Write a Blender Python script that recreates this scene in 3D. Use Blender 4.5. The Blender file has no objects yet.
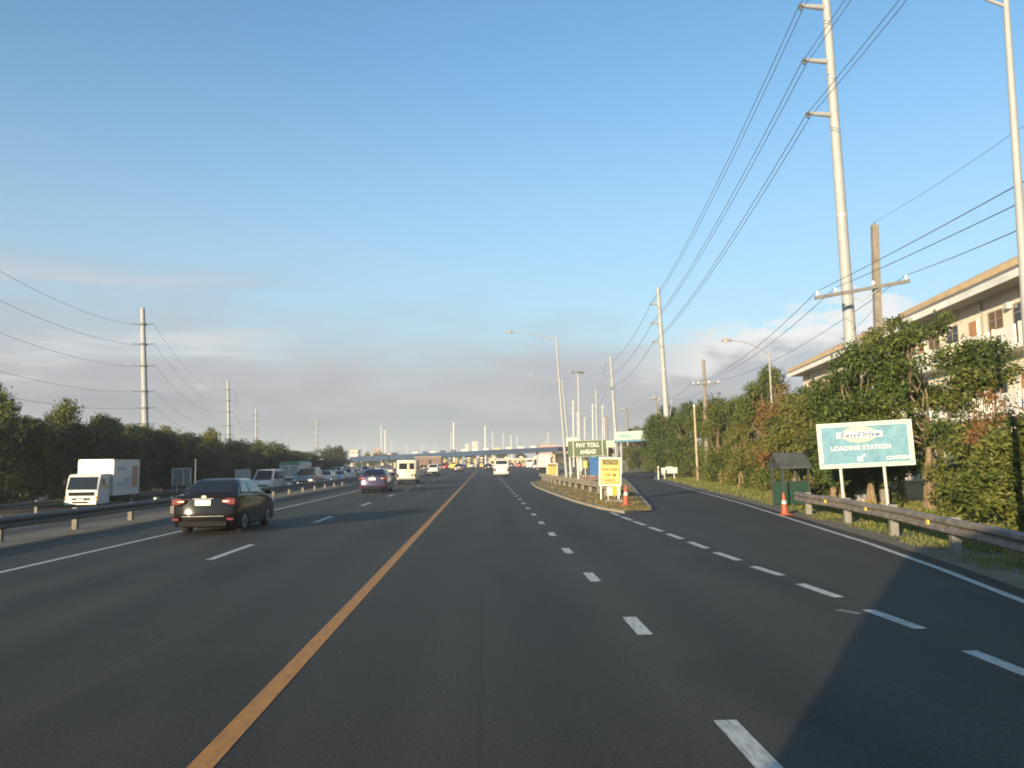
import bpy, bmesh, math, random
import numpy as np
from mathutils import Vector, Matrix

random.seed(7)
S = bpy.context.scene
C = S.collection
R = math.radians

# ------------------------------------------------------------------ camera
F, VX, VY, RHO, CAM_H = 820.0, 485.0, 462.0, 0.013, 1.85
fc = Vector(((VX - 512) / F, -(VY - 384) / F, -1)).normalized()
hd = Vector((math.cos(RHO), math.sin(RHO), 0))
uc = hd.cross(fc).normalized()
xc = fc.cross(uc).normalized()
M3 = Matrix((xc, fc, uc))                  # rows: world axes written in camera axes
cam_d = bpy.data.cameras.new('camera')
cam = bpy.data.objects.new('camera', cam_d)
C.objects.link(cam)
cam_d.sensor_width = 36.0
cam_d.lens = 36.0 * F / 1024.0
cam_d.clip_start = 0.05
cam_d.clip_end = 9000
cam.matrix_world = Matrix.Translation((0, 0, CAM_H)) @ M3.to_4x4()
S.camera = cam


def ray(px, py):
    return M3 @ Vector(((px - 512) / F, -(py - 384) / F, -1))


def G(px, py, z=0.0):
    d = ray(px, py)
    t = (z - CAM_H) / d.z
    return Vector((d.x * t, d.y * t, z))


def P(px, py, Y):
    d = ray(px, py)
    t = Y / d.y
    return Vector((d.x * t, Y, CAM_H + d.z * t))


# ------------------------------------------------------------------ materials
MATS = {}


def mat(name, col, rough=0.6, metal=0.0, var=0.12, scale=3.0, bump=0.0, col2=None, emit=None, coat=0.0, spec=0.5):
    if name in MATS:
        return MATS[name]
    m = bpy.data.materials.new(name)
    m.use_nodes = True
    nt = m.node_tree
    b = nt.nodes['Principled BSDF']
    b.inputs['Roughness'].default_value = rough
    b.inputs['Metallic'].default_value = metal
    b.inputs['Coat Weight'].default_value = coat
    b.inputs['Specular IOR Level'].default_value = spec
    tc = nt.nodes.new('ShaderNodeTexCoord')
    n = nt.nodes.new('ShaderNodeTexNoise')
    n.inputs['Scale'].default_value = scale
    n.inputs['Detail'].default_value = 5
    n.inputs['Roughness'].default_value = 0.65
    nt.links.new(tc.outputs['Object'], n.inputs['Vector'])
    r = nt.nodes.new('ShaderNodeValToRGB')
    r.color_ramp.elements[0].position = 0.3
    r.color_ramp.elements[1].position = 0.7
    lo = tuple(c * (1 - var) for c in col)
    hi = tuple(min(1, c * (1 + var)) for c in (col2 or col))
    r.color_ramp.elements[0].color = (*lo, 1)
    r.color_ramp.elements[1].color = (*hi, 1)
    nt.links.new(n.outputs['Fac'], r.inputs['Fac'])
    nt.links.new(r.outputs['Color'], b.inputs['Base Color'])
    if bump:
        bp = nt.nodes.new('ShaderNodeBump')
        bp.inputs['Strength'].default_value = bump
        bp.inputs['Distance'].default_value = 0.02
        n2 = nt.nodes.new('ShaderNodeTexNoise')
        n2.inputs['Scale'].default_value = scale * 8
        n2.inputs['Detail'].default_value = 4
        nt.links.new(tc.outputs['Object'], n2.inputs['Vector'])
        nt.links.new(n2.outputs['Fac'], bp.inputs['Height'])
        nt.links.new(bp.outputs['Normal'], b.inputs['Normal'])
    if emit:
        b.inputs['Emission Color'].default_value = (*col, 1)
        b.inputs['Emission Strength'].default_value = emit
    MATS[name] = m
    return m


def leaf_mat(name, c0, c1, c2, trans=0.25):
    m = bpy.data.materials.new(name)
    m.use_nodes = True
    nt = m.node_tree
    b = nt.nodes['Principled BSDF']
    b.inputs['Roughness'].default_value = 0.55
    b.inputs['Specular IOR Level'].default_value = 0.25
    geo = nt.nodes.new('ShaderNodeNewGeometry')
    tc = nt.nodes.new('ShaderNodeTexCoord')
    oi = nt.nodes.new('ShaderNodeObjectInfo')
    n = nt.nodes.new('ShaderNodeTexNoise')
    n.inputs['Scale'].default_value = 0.9
    n.inputs['Detail'].default_value = 3
    nt.links.new(tc.outputs['Object'], n.inputs['Vector'])
    a = nt.nodes.new('ShaderNodeMath'); a.operation = 'MULTIPLY_ADD'
    nt.links.new(geo.outputs['Random Per Island'], a.inputs[0])
    a.inputs[1].default_value = 0.4
    nt.links.new(n.outputs['Fac'], a.inputs[2])
    a2 = nt.nodes.new('ShaderNodeMath'); a2.operation = 'MULTIPLY_ADD'
    nt.links.new(oi.outputs['Random'], a2.inputs[0])
    a2.inputs[1].default_value = 0.35
    nt.links.new(a.outputs[0], a2.inputs[2])
    r = nt.nodes.new('ShaderNodeValToRGB')
    r.color_ramp.elements[0].position = 0.45
    r.color_ramp.elements[0].color = (*c0, 1)
    r.color_ramp.elements[1].position = 1.15 if False else 1.0
    r.color_ramp.elements[1].color = (*c2, 1)
    e = r.color_ramp.elements.new(0.78)
    e.color = (*c1, 1)
    nt.links.new(a2.outputs[0], r.inputs['Fac'])
    nt.links.new(r.outputs['Color'], b.inputs['Base Color'])
    t = nt.nodes.new('ShaderNodeBsdfTranslucent')
    nt.links.new(r.outputs['Color'], t.inputs['Color'])
    mx = nt.nodes.new('ShaderNodeMixShader')
    mx.inputs[0].default_value = trans
    nt.links.new(b.outputs[0], mx.inputs[1])
    nt.links.new(t.outputs[0], mx.inputs[2])
    nt.links.new(mx.outputs[0], nt.nodes['Material Output'].inputs['Surface'])
    return m


def asphalt_mat():
    m = bpy.data.materials.new('asphalt')
    m.use_nodes = True
    nt = m.node_tree
    L = nt.links.new
    b = nt.nodes['Principled BSDF']
    b.inputs['Specular IOR Level'].default_value = 0.16
    tc = nt.nodes.new('ShaderNodeTexCoord')

    def noise(scale, detail=5, sc=(1, 1, 1)):
        mp = nt.nodes.new('ShaderNodeMapping')
        mp.inputs['Scale'].default_value = sc
        L(tc.outputs['Object'], mp.inputs['Vector'])
        n = nt.nodes.new('ShaderNodeTexNoise')
        n.inputs['Scale'].default_value = scale
        n.inputs['Detail'].default_value = detail
        n.inputs['Roughness'].default_value = 0.6
        L(mp.outputs[0], n.inputs['Vector'])
        return n.outputs['Fac']

    def remap(s, a, bb, lo, hi):
        k = nt.nodes.new('ShaderNodeMapRange')
        for i, v in enumerate((a, bb, lo, hi)):
            k.inputs[i + 1].default_value = v
        L(s, k.inputs[0])
        return k.outputs[0]

    def mul(a, bb):
        k = nt.nodes.new('ShaderNodeMath'); k.operation = 'MULTIPLY'
        L(a, k.inputs[0]); L(bb, k.inputs[1])
        return k.outputs[0]
    big = remap(noise(0.10, 6), 0.3, 0.7, 0.88, 1.12)
    streak = remap(noise(1.0, 5, (0.9, 0.03, 1)), 0.32, 0.68, 0.87, 1.12)      # worn wheel tracks along the road
    patch = remap(noise(0.5, 3, (1.0, 0.22, 1)), 0.55, 0.60, 1.0, 0.86)
    grit = remap(noise(30, 3), 0.3, 0.75, 0.72, 1.42)
    fine = remap(noise(160, 2), 0.35, 0.7, 0.85, 1.2)
    v = mul(mul(mul(big, streak), mul(patch, grit)), fine)
    # fine cracks
    vo = nt.nodes.new('ShaderNodeTexVoronoi')
    vo.feature = 'DISTANCE_TO_EDGE'
    vo.inputs['Scale'].default_value = 0.16
    wob = nt.nodes.new('ShaderNodeTexNoise'); wob.inputs['Scale'].default_value = 1.3
    L(tc.outputs['Object'], wob.inputs['Vector'])
    va = nt.nodes.new('ShaderNodeVectorMath'); va.operation = 'MULTIPLY_ADD'
    L(wob.outputs['Color'], va.inputs[0]); va.inputs[1].default_value = (1.6, 1.6, 0); L(tc.outputs['Object'], va.inputs[2])
    L(va.outputs[0], vo.inputs['Vector'])
    crack = remap(vo.outputs['Distance'], 0.0, 0.003, 0.8, 1.0)
    v = mul(v, crack)
    # twin wheel tracks in every lane, darker, and a seam between the lanes
    sx = nt.nodes.new('ShaderNodeSeparateXYZ'); L(tc.outputs['Object'], sx.inputs[0])
    ph = nt.nodes.new('ShaderNodeMath'); ph.operation = 'MULTIPLY_ADD'
    L(sx.outputs['X'], ph.inputs[0]); ph.inputs[1].default_value = 2 * math.pi * 2 / 3.47; L(noise(0.25, 3), ph.inputs[2])
    co = nt.nodes.new('ShaderNodeMath'); co.operation = 'COSINE'; L(ph.outputs[0], co.inputs[0])
    v = mul(v, remap(co.outputs[0], -1.0, 1.0, 0.90, 1.07))
    fx = nt.nodes.new('ShaderNodeMath'); fx.operation = 'MULTIPLY_ADD'
    L(noise(0.6, 3), fx.inputs[0]); fx.inputs[1].default_value = 0.10; L(sx.outputs['X'], fx.inputs[2])
    pp = nt.nodes.new('ShaderNodeMath'); pp.operation = 'PINGPONG'; L(fx.outputs[0], pp.inputs[0]); pp.inputs[1].default_value = 1.735
    v = mul(v, remap(pp.outputs[0], 0.0, 0.020, 0.82, 1.0))
    spots = remap(noise(1.7, 2), 0.70, 0.78, 1.0, 0.74)                    # oil spots
    v = mul(v, spots)
    cm = nt.nodes.new('ShaderNodeVectorMath'); cm.operation = 'SCALE'
    cm.inputs[0].default_value = (0.060, 0.0535, 0.0435)
    L(v, cm.inputs['Scale'])
    L(cm.outputs[0], b.inputs['Base Color'])
    b.inputs['Roughness'].default_value = 0.72
    bp = nt.nodes.new('ShaderNodeBump')
    bp.inputs['Strength'].default_value = 0.35
    bp.inputs['Distance'].default_value = 0.01
    L(noise(90, 3), bp.inputs['Height'])
    L(bp.outputs[0], b.inputs['Normal'])
    return m


def paint_mat(name, col, wear=0.5, lo=0.35):
    """road paint, worn through to the asphalt in patches"""
    m = bpy.data.materials.new(name)
    m.use_nodes = True
    nt = m.node_tree
    L = nt.links.new
    b = nt.nodes['Principled BSDF']
    b.inputs['Roughness'].default_value = 0.65
    tc = nt.nodes.new('ShaderNodeTexCoord')
    mp = nt.nodes.new('ShaderNodeMapping'); mp.inputs['Scale'].default_value = (9, 1.6, 1)
    L(tc.outputs['Object'], mp.inputs[0])
    n = nt.nodes.new('ShaderNodeTexNoise'); n.inputs['Scale'].default_value = 2.4; n.inputs['Detail'].default_value = 8
    n.inputs['Roughness'].default_value = 0.75
    L(mp.outputs[0], n.inputs['Vector'])
    r = nt.nodes.new('ShaderNodeValToRGB')
    r.color_ramp.elements[0].position = wear - 0.14
    r.color_ramp.elements[1].position = wear + 0.1
    r.color_ramp.elements[0].color = (*[c * lo + 0.02 for c in col], 1)
    r.color_ramp.elements[1].color = (*col, 1)
    L(n.outputs['Fac'], r.inputs['Fac'])
    L(r.outputs['Color'], b.inputs['Base Color'])
    return m


M_ASPH = asphalt_mat()
M_WHITE_LINE = paint_mat('white_road_paint', (0.60, 0.59, 0.54), 0.49)
M_ORANGE_LINE = paint_mat('orange_road_paint', (0.52, 0.215, 0.032), 0.46, 0.5)
M_GROUND = mat('dry_ground', (0.10, 0.085, 0.045), 0.95, var=0.3, scale=0.6, bump=0.5, col2=(0.12, 0.12, 0.05))
M_DIRT = mat('roadside_dirt', (0.15, 0.125, 0.09), 0.95, var=0.3, scale=1.2, bump=0.6)
M_VERGE = mat('verge_soil', (0.115, 0.115, 0.045), 0.95, var=0.35, scale=1.5, bump=0.6, col2=(0.15, 0.13, 0.055))
M_CONC = mat('concrete', (0.34, 0.32, 0.28), 0.85, var=0.18, scale=4, bump=0.3)
M_CONC_D = mat('grey_concrete', (0.20, 0.19, 0.17), 0.9, var=0.25, scale=5, bump=0.3)
M_STEEL = mat('galvanised_steel', (0.50, 0.50, 0.48), 0.45, 0.35, 0.12, 2.5)
M_POLE = mat('pale_pole_steel', (0.31, 0.325, 0.335), 0.6, 0.0, 0.10, 1.2)
M_RAIL = mat('weathered_rail_steel', (0.185, 0.175, 0.16), 0.65, 0.2, 0.4, 4.0, bump=0.15, col2=(0.25, 0.205, 0.16))
M_WOOD = mat('weathered_pole_wood', (0.215, 0.19, 0.16), 0.9, var=0.25, scale=6, bump=0.3)
M_BARK = mat('bark', (0.16, 0.125, 0.085), 0.95, var=0.3, scale=7, bump=0.5)
M_BARK_PALE = mat('pale_bark', (0.21, 0.155, 0.10), 0.95, var=0.3, scale=7, bump=0.5)
M_WIRE = mat('wire_metal', (0.15, 0.155, 0.17), 0.5, 0.4)
M_CERAMIC = mat('insulator_ceramic', (0.70, 0.70, 0.66), 0.25)
M_BLACK = mat('black_plastic', (0.014, 0.014, 0.014), 0.85, spec=0.2)
M_TYRE = mat('tyre_rubber', (0.018, 0.018, 0.018), 0.85)
M_RIM = mat('alloy_rim', (0.45, 0.45, 0.45), 0.35, 0.7)
M_GLASS = mat('tinted_glass', (0.010, 0.012, 0.014), 0.06, 0.0, 0.02, spec=0.6)
M_GLASS_B = mat('pale_glass', (0.06, 0.07, 0.075), 0.08, 0.0, 0.05, spec=0.7)
M_RED = mat('red_lamp', (0.11, 0.004, 0.007), 0.4, spec=0.25, coat=0.0, var=0.4, scale=14)
M_CLEAR = mat('clear_lamp', (0.72, 0.72, 0.68), 0.12, coat=0.6)
M_AMBER = mat('amber_lamp', (0.75, 0.32, 0.02), 0.2)
M_CHROME = mat('chrome_trim', (0.70, 0.68, 0.64), 0.18, 0.95)
M_PLATE = mat('plate_white', (0.78, 0.78, 0.70), 0.4)
M_WHITE = mat('white_paint', (0.52, 0.52, 0.51), 0.35, var=0.05, coat=0.2)
M_WHITE_D = mat('dusty_white_paint', (0.52, 0.52, 0.50), 0.5, var=0.10, scale=2)
M_CREAM = mat('cream_paint', (0.60, 0.55, 0.43), 0.4, var=0.05)
M_CARBLACK = mat('black_car_paint', (0.009, 0.0075, 0.007), 0.10, 0.0, 0.05, coat=0.0, spec=0.45)
M_PURPLE = mat('purple_car_paint', (0.055, 0.038, 0.095), 0.25, 0.3, 0.06, coat=0.7)
M_SILVER = mat('silver_car_paint', (0.42, 0.43, 0.44), 0.3, 0.5, 0.05, coat=0.6)
M_GREY = mat('grey_car_paint', (0.10, 0.105, 0.11), 0.3, 0.4, 0.05, coat=0.6)
M_REDCAR = mat('red_car_paint', (0.30, 0.02, 0.02), 0.3, 0.1, 0.05, coat=0.6)
M_YELLOW = mat('yellow_paint', (0.58, 0.42, 0.06), 0.45, var=0.05)
M_GREENP = mat('green_bus_paint', (0.04, 0.20, 0.10), 0.45, var=0.1)
M_CONE = mat('cone_orange', (0.33, 0.08, 0.035), 0.55, var=0.15, scale=6)
M_REFLECT = mat('reflector_yellow', (0.80, 0.60, 0.12), 0.3)
M_REFW = mat('reflector_pale', (0.36, 0.34, 0.26), 0.35)
M_SIGN_GREEN = mat('sign_green', (0.075, 0.105, 0.055), 0.5, var=0.08)
M_SIGN_YEL = mat('sign_yellow', (0.54, 0.44, 0.13), 0.5, var=0.06)
M_SIGN_W = mat('sign_white', (0.54, 0.535, 0.49), 0.5, var=0.05)
M_LETTER_W = mat('lettering_white', (0.66, 0.67, 0.62), 0.5, var=0.03)
M_LETTER_D = mat('lettering_dark', (0.045, 0.040, 0.025), 0.6, var=0.1)
M_TEAL = mat('faded_teal_banner', (0.10, 0.235, 0.325), 0.65, var=0.14, scale=2.6, col2=(0.15, 0.30, 0.38))
M_TEAL_PALE = mat('pale_banner_edge', (0.38, 0.50, 0.48), 0.55, var=0.08)
M_CREAM_OVAL = mat('cream_oval', (0.58, 0.56, 0.38), 0.5, var=0.06)
M_BLUE = mat('blue_plastic', (0.015, 0.10, 0.28), 0.45, var=0.08)
M_CANOPY = mat('canopy_blue', (0.016, 0.045, 0.105), 0.8, var=0.15, scale=0.25, col2=(0.02, 0.055, 0.11))
M_CANOPY_D = mat('canopy_navy', (0.018, 0.032, 0.08), 0.5, var=0.12, scale=0.3)
M_COLUMN = mat('cream_column', (0.46, 0.38, 0.26), 0.7, var=0.1)
M_BRICK = mat('brick_red', (0.17, 0.115, 0.09), 0.85, var=0.2, scale=1.5)
M_ORANGE_P = mat('orange_plastic', (0.40, 0.19, 0.10), 0.5, var=0.15)
M_PLASTER = mat('cream_plaster', (0.76, 0.70, 0.58), 0.85, var=0.10, scale=0.8)
M_PLASTER_W = mat('white_plaster', (0.80, 0.78, 0.72), 0.8, var=0.16, scale=0.8)
M_ROOF_TAN = mat('tan_roof', (0.58, 0.42, 0.24), 0.8, var=0.15, scale=1.0)
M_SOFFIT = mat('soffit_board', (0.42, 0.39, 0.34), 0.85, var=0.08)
M_SHUTTER = mat('brown_shutter', (0.15, 0.09, 0.055), 0.6, var=0.2)
M_CURTAIN = mat('orange_curtain', (0.42, 0.22, 0.10), 0.8, var=0.15)
M_HUT = mat('dark_hut_steel', (0.04, 0.05, 0.05), 0.6, var=0.2)
M_HUTGREEN = mat('hut_green', (0.010, 0.045, 0.030), 0.6, var=0.15)
M_TOWER = mat('far_tower', (0.60, 0.56, 0.47), 0.8, var=0.08, scale=0.05)
M_PINK = mat('pinkish_wall', (0.42, 0.30, 0.26), 0.85, var=0.15, scale=0.1)
M_ORWALL = mat('orange_wall', (0.30, 0.22, 0.16), 0.85, var=0.2, scale=0.1)
M_GREYBOARD = mat('grey_board', (0.13, 0.14, 0.14), 0.7, var=0.2)
LEAF_DARK = leaf_mat('dark_leaves', (0.010, 0.018, 0.007), (0.024, 0.038, 0.012), (0.085, 0.090, 0.024), 0.10)
LEAF_MID = leaf_mat('mid_leaves', (0.022, 0.046, 0.013), (0.062, 0.098, 0.020), (0.095, 0.115, 0.026), 0.15)
LEAF_OLIVE = leaf_mat('olive_leaves', (0.035, 0.055, 0.014), (0.095, 0.115, 0.025), (0.17, 0.16, 0.04), 0.15)
LEAF_FRESH = leaf_mat('fresh_leaves', (0.032, 0.062, 0.014), (0.068, 0.098, 0.021), (0.14, 0.15, 0.033), 0.18)
LEAF_DRY = leaf_mat('dry_leaves', (0.14, 0.055, 0.022), (0.20, 0.09, 0.035), (0.22, 0.14, 0.05), 0.25)
M_GRASS = leaf_mat('grass_blades', (0.075, 0.12, 0.024), (0.135, 0.175, 0.036), (0.25, 0.24, 0.075), 0.3)
M_GRASS_DRY = leaf_mat('dry_grass_blades', (0.15, 0.12, 0.04), (0.22, 0.17, 0.065), (0.30, 0.24, 0.11), 0.3)


# ------------------------------------------------------------------ mesh building
class MB:
    def __init__(self):
        self.v = []
        self.f = []

    def add(self, vs, fs):
        o = len(self.v)
        self.v += [tuple(p) for p in vs]
        self.f += [tuple(i + o for i in f) for f in fs]
        return self

    def box(self, c, s, rot=None):
        x, y, z = (k / 2 for k in s)
        vs = [Vector(p) for p in ((-x, -y, -z), (x, -y, -z), (x, y, -z), (-x, y, -z), (-x, -y, z), (x, -y, z), (x, y, z), (-x, y, z))]
        if rot:
            vs = [rot @ p for p in vs]
        return self.add([p + Vector(c) for p in vs], [(0, 3, 2, 1), (4, 5, 6, 7), (0, 1, 5, 4), (1, 2, 6, 5), (2, 3, 7, 6), (3, 0, 4, 7)])

    def bar(self, p0, p1, r0, r1=None, n=8):
        r1 = r0 if r1 is None else r1
        p0, p1 = Vector(p0), Vector(p1)
        d = (p1 - p0).normalized()
        a = d.orthogonal().normalized()
        b = d.cross(a)
        vs = []
        for p, r in ((p0, r0), (p1, r1)):
            for i in range(n):
                t = 2 * math.pi * i / n
                vs.append(p + (a * math.cos(t) + b * math.sin(t)) * r)
        fs = [(i, (i + 1) % n, n + (i + 1) % n, n + i) for i in range(n)]
        fs += [tuple(range(n - 1, -1, -1)), tuple(range(n, 2 * n))]
        return self.add(vs, fs)

    def tube(self, pts, r, n=6, r_end=None):
        pts = [Vector(p) for p in pts]
        rows = []
        prev = None
        for i, p in enumerate(pts):
            d = (pts[min(i + 1, len(pts) - 1)] - pts[max(i - 1, 0)]).normalized()
            a = d.orthogonal().normalized() if prev is None else (prev - d * prev.dot(d)).normalized()
            prev = a
            b = d.cross(a)
            rr = r if r_end is None else r + (r_end - r) * i / (len(pts) - 1)
            rows.append([p + (a * math.cos(2 * math.pi * k / n) + b * math.sin(2 * math.pi * k / n)) * rr for k in range(n)])
        vs = [p for row in rows for p in row]
        fs = []
        for i in range(len(rows) - 1):
            for k in range(n):
                fs.append((i * n + k, i * n + (k + 1) % n, (i + 1) * n + (k + 1) % n, (i + 1) * n + k))
        fs += [tuple(range(n - 1, -1, -1)), tuple(range((len(rows) - 1) * n, len(rows) * n))]
        return self.add(vs, fs)

    def prism(self, poly, axis, a, b):
        """polygon in the plane across axis ('x': (y,z), 'y': (x,z), 'z': (x,y)) swept from a to b"""
        def pt(p, t):
            return {'x': (t, p[0], p[1]), 'y': (p[0], t, p[1]), 'z': (p[0], p[1], t)}[axis]
        n = len(poly)
        vs = [pt(p, a) for p in poly] + [pt(p, b) for p in poly]
        fs = [(i, (i + 1) % n, n + (i + 1) % n, n + i) for i in range(n)]
        fs += [tuple(range(n - 1, -1, -1)), tuple(range(n, 2 * n))]
        return self.add(vs, fs)

    def slices(self, poly_fn, xs):
        """closed skin through polygons poly_fn(x) lying across the x axis"""
        rows = [poly_fn(x) for x in xs]
        n = len(rows[0])
        vs = [(x, p[0], p[1]) for x, row in zip(xs, rows) for p in row]
        fs = []
        for i in range(len(xs) - 1):
            for k in range(n):
                fs.append((i * n + k, i * n + (k + 1) % n, (i + 1) * n + (k + 1) % n, (i + 1) * n + k))
        fs += [tuple(range(n - 1, -1, -1)), tuple(range((len(xs) - 1) * n, len(xs) * n))]
        return self.add(vs, fs)

    def slab(self, q, out=0.012, depth=0.03):
        """a thin panel on the quad q (counter-clockwise seen from outside), standing proud by out"""
        q = [Vector(p) for p in q]
        n = (q[1] - q[0]).cross(q[-1] - q[0]).normalized()
        k = len(q)
        vs = [p + n * out for p in q] + [p - n * depth for p in q]
        fs = [tuple(range(k)), tuple(range(2 * k - 1, k - 1, -1))]
        fs += [(k + i, k + (i + 1) % k, (i + 1) % k, i) for i in range(k)]
        return self.add(vs, fs)

    def build(self, name, m, parent=None, bevel=0.0, smooth=35, seg=2):
        me = bpy.data.meshes.new(name)
        me.from_pydata([tuple(p) for p in self.v], [], self.f)
        bm = bmesh.new(); bm.from_mesh(me)
        bmesh.ops.recalc_face_normals(bm, faces=bm.faces)
        bm.to_mesh(me); bm.free()
        if smooth:
            me.polygons.foreach_set('use_smooth', [True] * len(me.polygons))
            me.set_sharp_from_angle(angle=R(smooth))
        me.materials.append(m)
        o = bpy.data.objects.new(name, me)
        C.objects.link(o)
        if parent:
            o.parent = parent
        if bevel:
            bv = o.modifiers.new('bevel', 'BEVEL')
            bv.width = bevel; bv.segments = seg; bv.limit_method = 'ANGLE'; bv.angle_limit = R(32)
        return o


def box_part(name, m, parent, c, s, bevel=0.0, rot=None):
    return MB().box(c, s, rot).build(name, m, parent, bevel)


def tag(o, label, cat, group=None):
    o['label'] = label
    o['category'] = cat
    if group:
        o['group'] = group
    return o


def thing(name, label, cat, loc=(0, 0, 0), rz=0.0, group=None, tilt=0.0):
    o = bpy.data.objects.new(name, None)
    o.empty_display_size = 0.3
    C.objects.link(o)
    o.rotation_euler = (0, tilt, rz)
    o.location = loc
    return tag(o, label, cat, group)


def struct(o, kind='structure'):
    o['kind'] = kind
    return o


KIDS = {}


def dup(root, loc, rz=0.0, scale=(1, 1, 1), label=None, group=None, tilt=None):
    r = root.copy()
    C.objects.link(r)
    r.location = loc
    r.rotation_euler = (0, root.rotation_euler[1] if tilt is None else tilt, rz)
    r.scale = scale
    if label:
        r['label'] = label
    if group:
        r['group'] = group
    for ch in list(root.children):
        c = ch.copy(); C.objects.link(c); c.parent = r
        for g in list(ch.children):
            d = g.copy(); C.objects.link(d); d.parent = c
    return r


_font_cache = {}


def text_part(name, s, size, m, parent, at=(0, 0, 0), shear=0.0, bold=0.0, space=1.0, width=None, face='-y'):
    """lettering as a mesh standing in the x-z plane, read from -y"""
    cu = bpy.data.curves.new('lettering', 'FONT')
    cu.body = s; cu.size = size; cu.align_x = 'CENTER'; cu.align_y = 'CENTER'
    cu.shear = shear; cu.offset = bold; cu.space_character = space
    cu.extrude = 0.004
    to = bpy.data.objects.new('lettering', cu)
    C.objects.link(to)
    dg = bpy.context.evaluated_depsgraph_get()
    me = bpy.data.meshes.new_from_object(to.evaluated_get(dg))
    bpy.data.objects.remove(to)
    bpy.data.curves.remove(cu)
    me.name = name
    n = len(me.vertices)
    co = np.empty(n * 3, 'f'); me.vertices.foreach_get('co', co); co = co.reshape(-1, 3)
    if width:
        co[:, 0] *= width / max(1e-6, co[:, 0].max() - co[:, 0].min())
    out = np.stack([co[:, 0], -co[:, 2], co[:, 1]], 1).astype('f')
    me.vertices.foreach_set('co', out.ravel())
    me.materials.clear()
    me.materials.append(m)
    o = bpy.data.objects.new(name, me)
    C.objects.link(o)
    o.parent = parent
    o.location = at
    return o


def sheet(name, pts, z, m, kind='structure'):
    me = bpy.data.meshes.new(name)
    me.from_pydata([(p[0], p[1], z) for p in pts], [], [tuple(range(len(pts)))])
    bm = bmesh.new(); bm.from_mesh(me)
    bmesh.ops.recalc_face_normals(bm, faces=bm.faces)
    for f in bm.faces:
        if f.normal.z < 0:
            f.normal_flip()
    bmesh.ops.triangulate(bm, faces=bm.faces)
    bm.to_mesh(me); bm.free()
    me.materials.append(m)
    o = bpy.data.objects.new(name, me)
    C.objects.link(o)
    o['kind'] = kind
    return o


def strip(name, pts, w, z, m):
    """a painted line of width w along pts"""
    pts = [Vector((p[0], p[1], 0)) for p in pts]
    vs, fs = [], []
    for i, p in enumerate(pts):
        d = (pts[min(i + 1, len(pts) - 1)] - pts[max(i - 1, 0)]).normalized()
        n = Vector((d.y, -d.x, 0)) * w / 2
        vs += [p - n + Vector((0, 0, z)), p + n + Vector((0, 0, z))]
    for i in range(len(pts) - 1):
        fs.append((2 * i, 2 * i + 1, 2 * i + 3, 2 * i + 2))
    me = bpy.data.meshes.new(name)
    me.from_pydata(vs, [], fs)
    me.materials.append(m)
    o = bpy.data.objects.new(name, me)
    C.objects.link(o)
    o['kind'] = 'structure'
    return o


# ------------------------------------------------------------------ world, sun, air
SUN_EL, SUN_AZ = R(8.6), R(211)            # azimuth clockwise from +Y
w = bpy.data.worlds.new('World')
S.world = w
w.use_nodes = True
nt = w.node_tree
L = nt.links.new
bg = nt.nodes['Background']
sky = nt.nodes.new('ShaderNodeTexSky')
sky.sky_type = 'NISHITA'
sky.sun_disc = False
sky.sun_elevation = SUN_EL
sky.sun_rotation = SUN_AZ
sky.air_density = 1.0
sky.dust_density = 0.8
sky.ozone_density = 3.2
bg.inputs['Strength'].default_value = 0.113
tc = nt.nodes.new('ShaderNodeTexCoord')
sp = nt.nodes.new('ShaderNodeSeparateXYZ')
L(tc.outputs['Generated'], sp.inputs[0])


def wm(op, a, b=None, c=None, clamp=False):
    k = nt.nodes.new('ShaderNodeMath'); k.operation = op; k.use_clamp = clamp
    for i, v in enumerate((a, b, c)):
        if v is None:
            continue
        if isinstance(v, (int, float)):
            k.inputs[i].default_value = v
        else:
            L(v, k.inputs[i])
    return k.outputs[0]


def wnoise(sc, detail, rough=0.55, off=(0, 0, 0)):
    mp = nt.nodes.new('ShaderNodeMapping')
    mp.inputs['Scale'].default_value = sc
    mp.inputs['Location'].default_value = off
    L(tc.outputs['Generated'], mp.inputs[0])
    n = nt.nodes.new('ShaderNodeTexNoise')
    n.inputs['Scale'].default_value = 1.0
    n.inputs['Detail'].default_value = detail
    n.inputs['Roughness'].default_value = rough
    L(mp.outputs[0], n.inputs['Vector'])
    return n.outputs['Fac']


def wmap(s, a, b, lo, hi, smooth=True):
    k = nt.nodes.new('ShaderNodeMapRange')
    k.interpolation_type = 'SMOOTHSTEP' if smooth else 'LINEAR'
    for i, v in enumerate((a, b, lo, hi)):
        k.inputs[i + 1].default_value = v
    L(s, k.inputs[0])
    return k.outputs[0]


n1 = wnoise((5, 5, 16), 8, 0.58, (1.3, 0.2, 0.4))
n2 = wnoise((2.0, 2.0, 9), 6, 0.5, (4.1, 2.0, 0.7))
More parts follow.
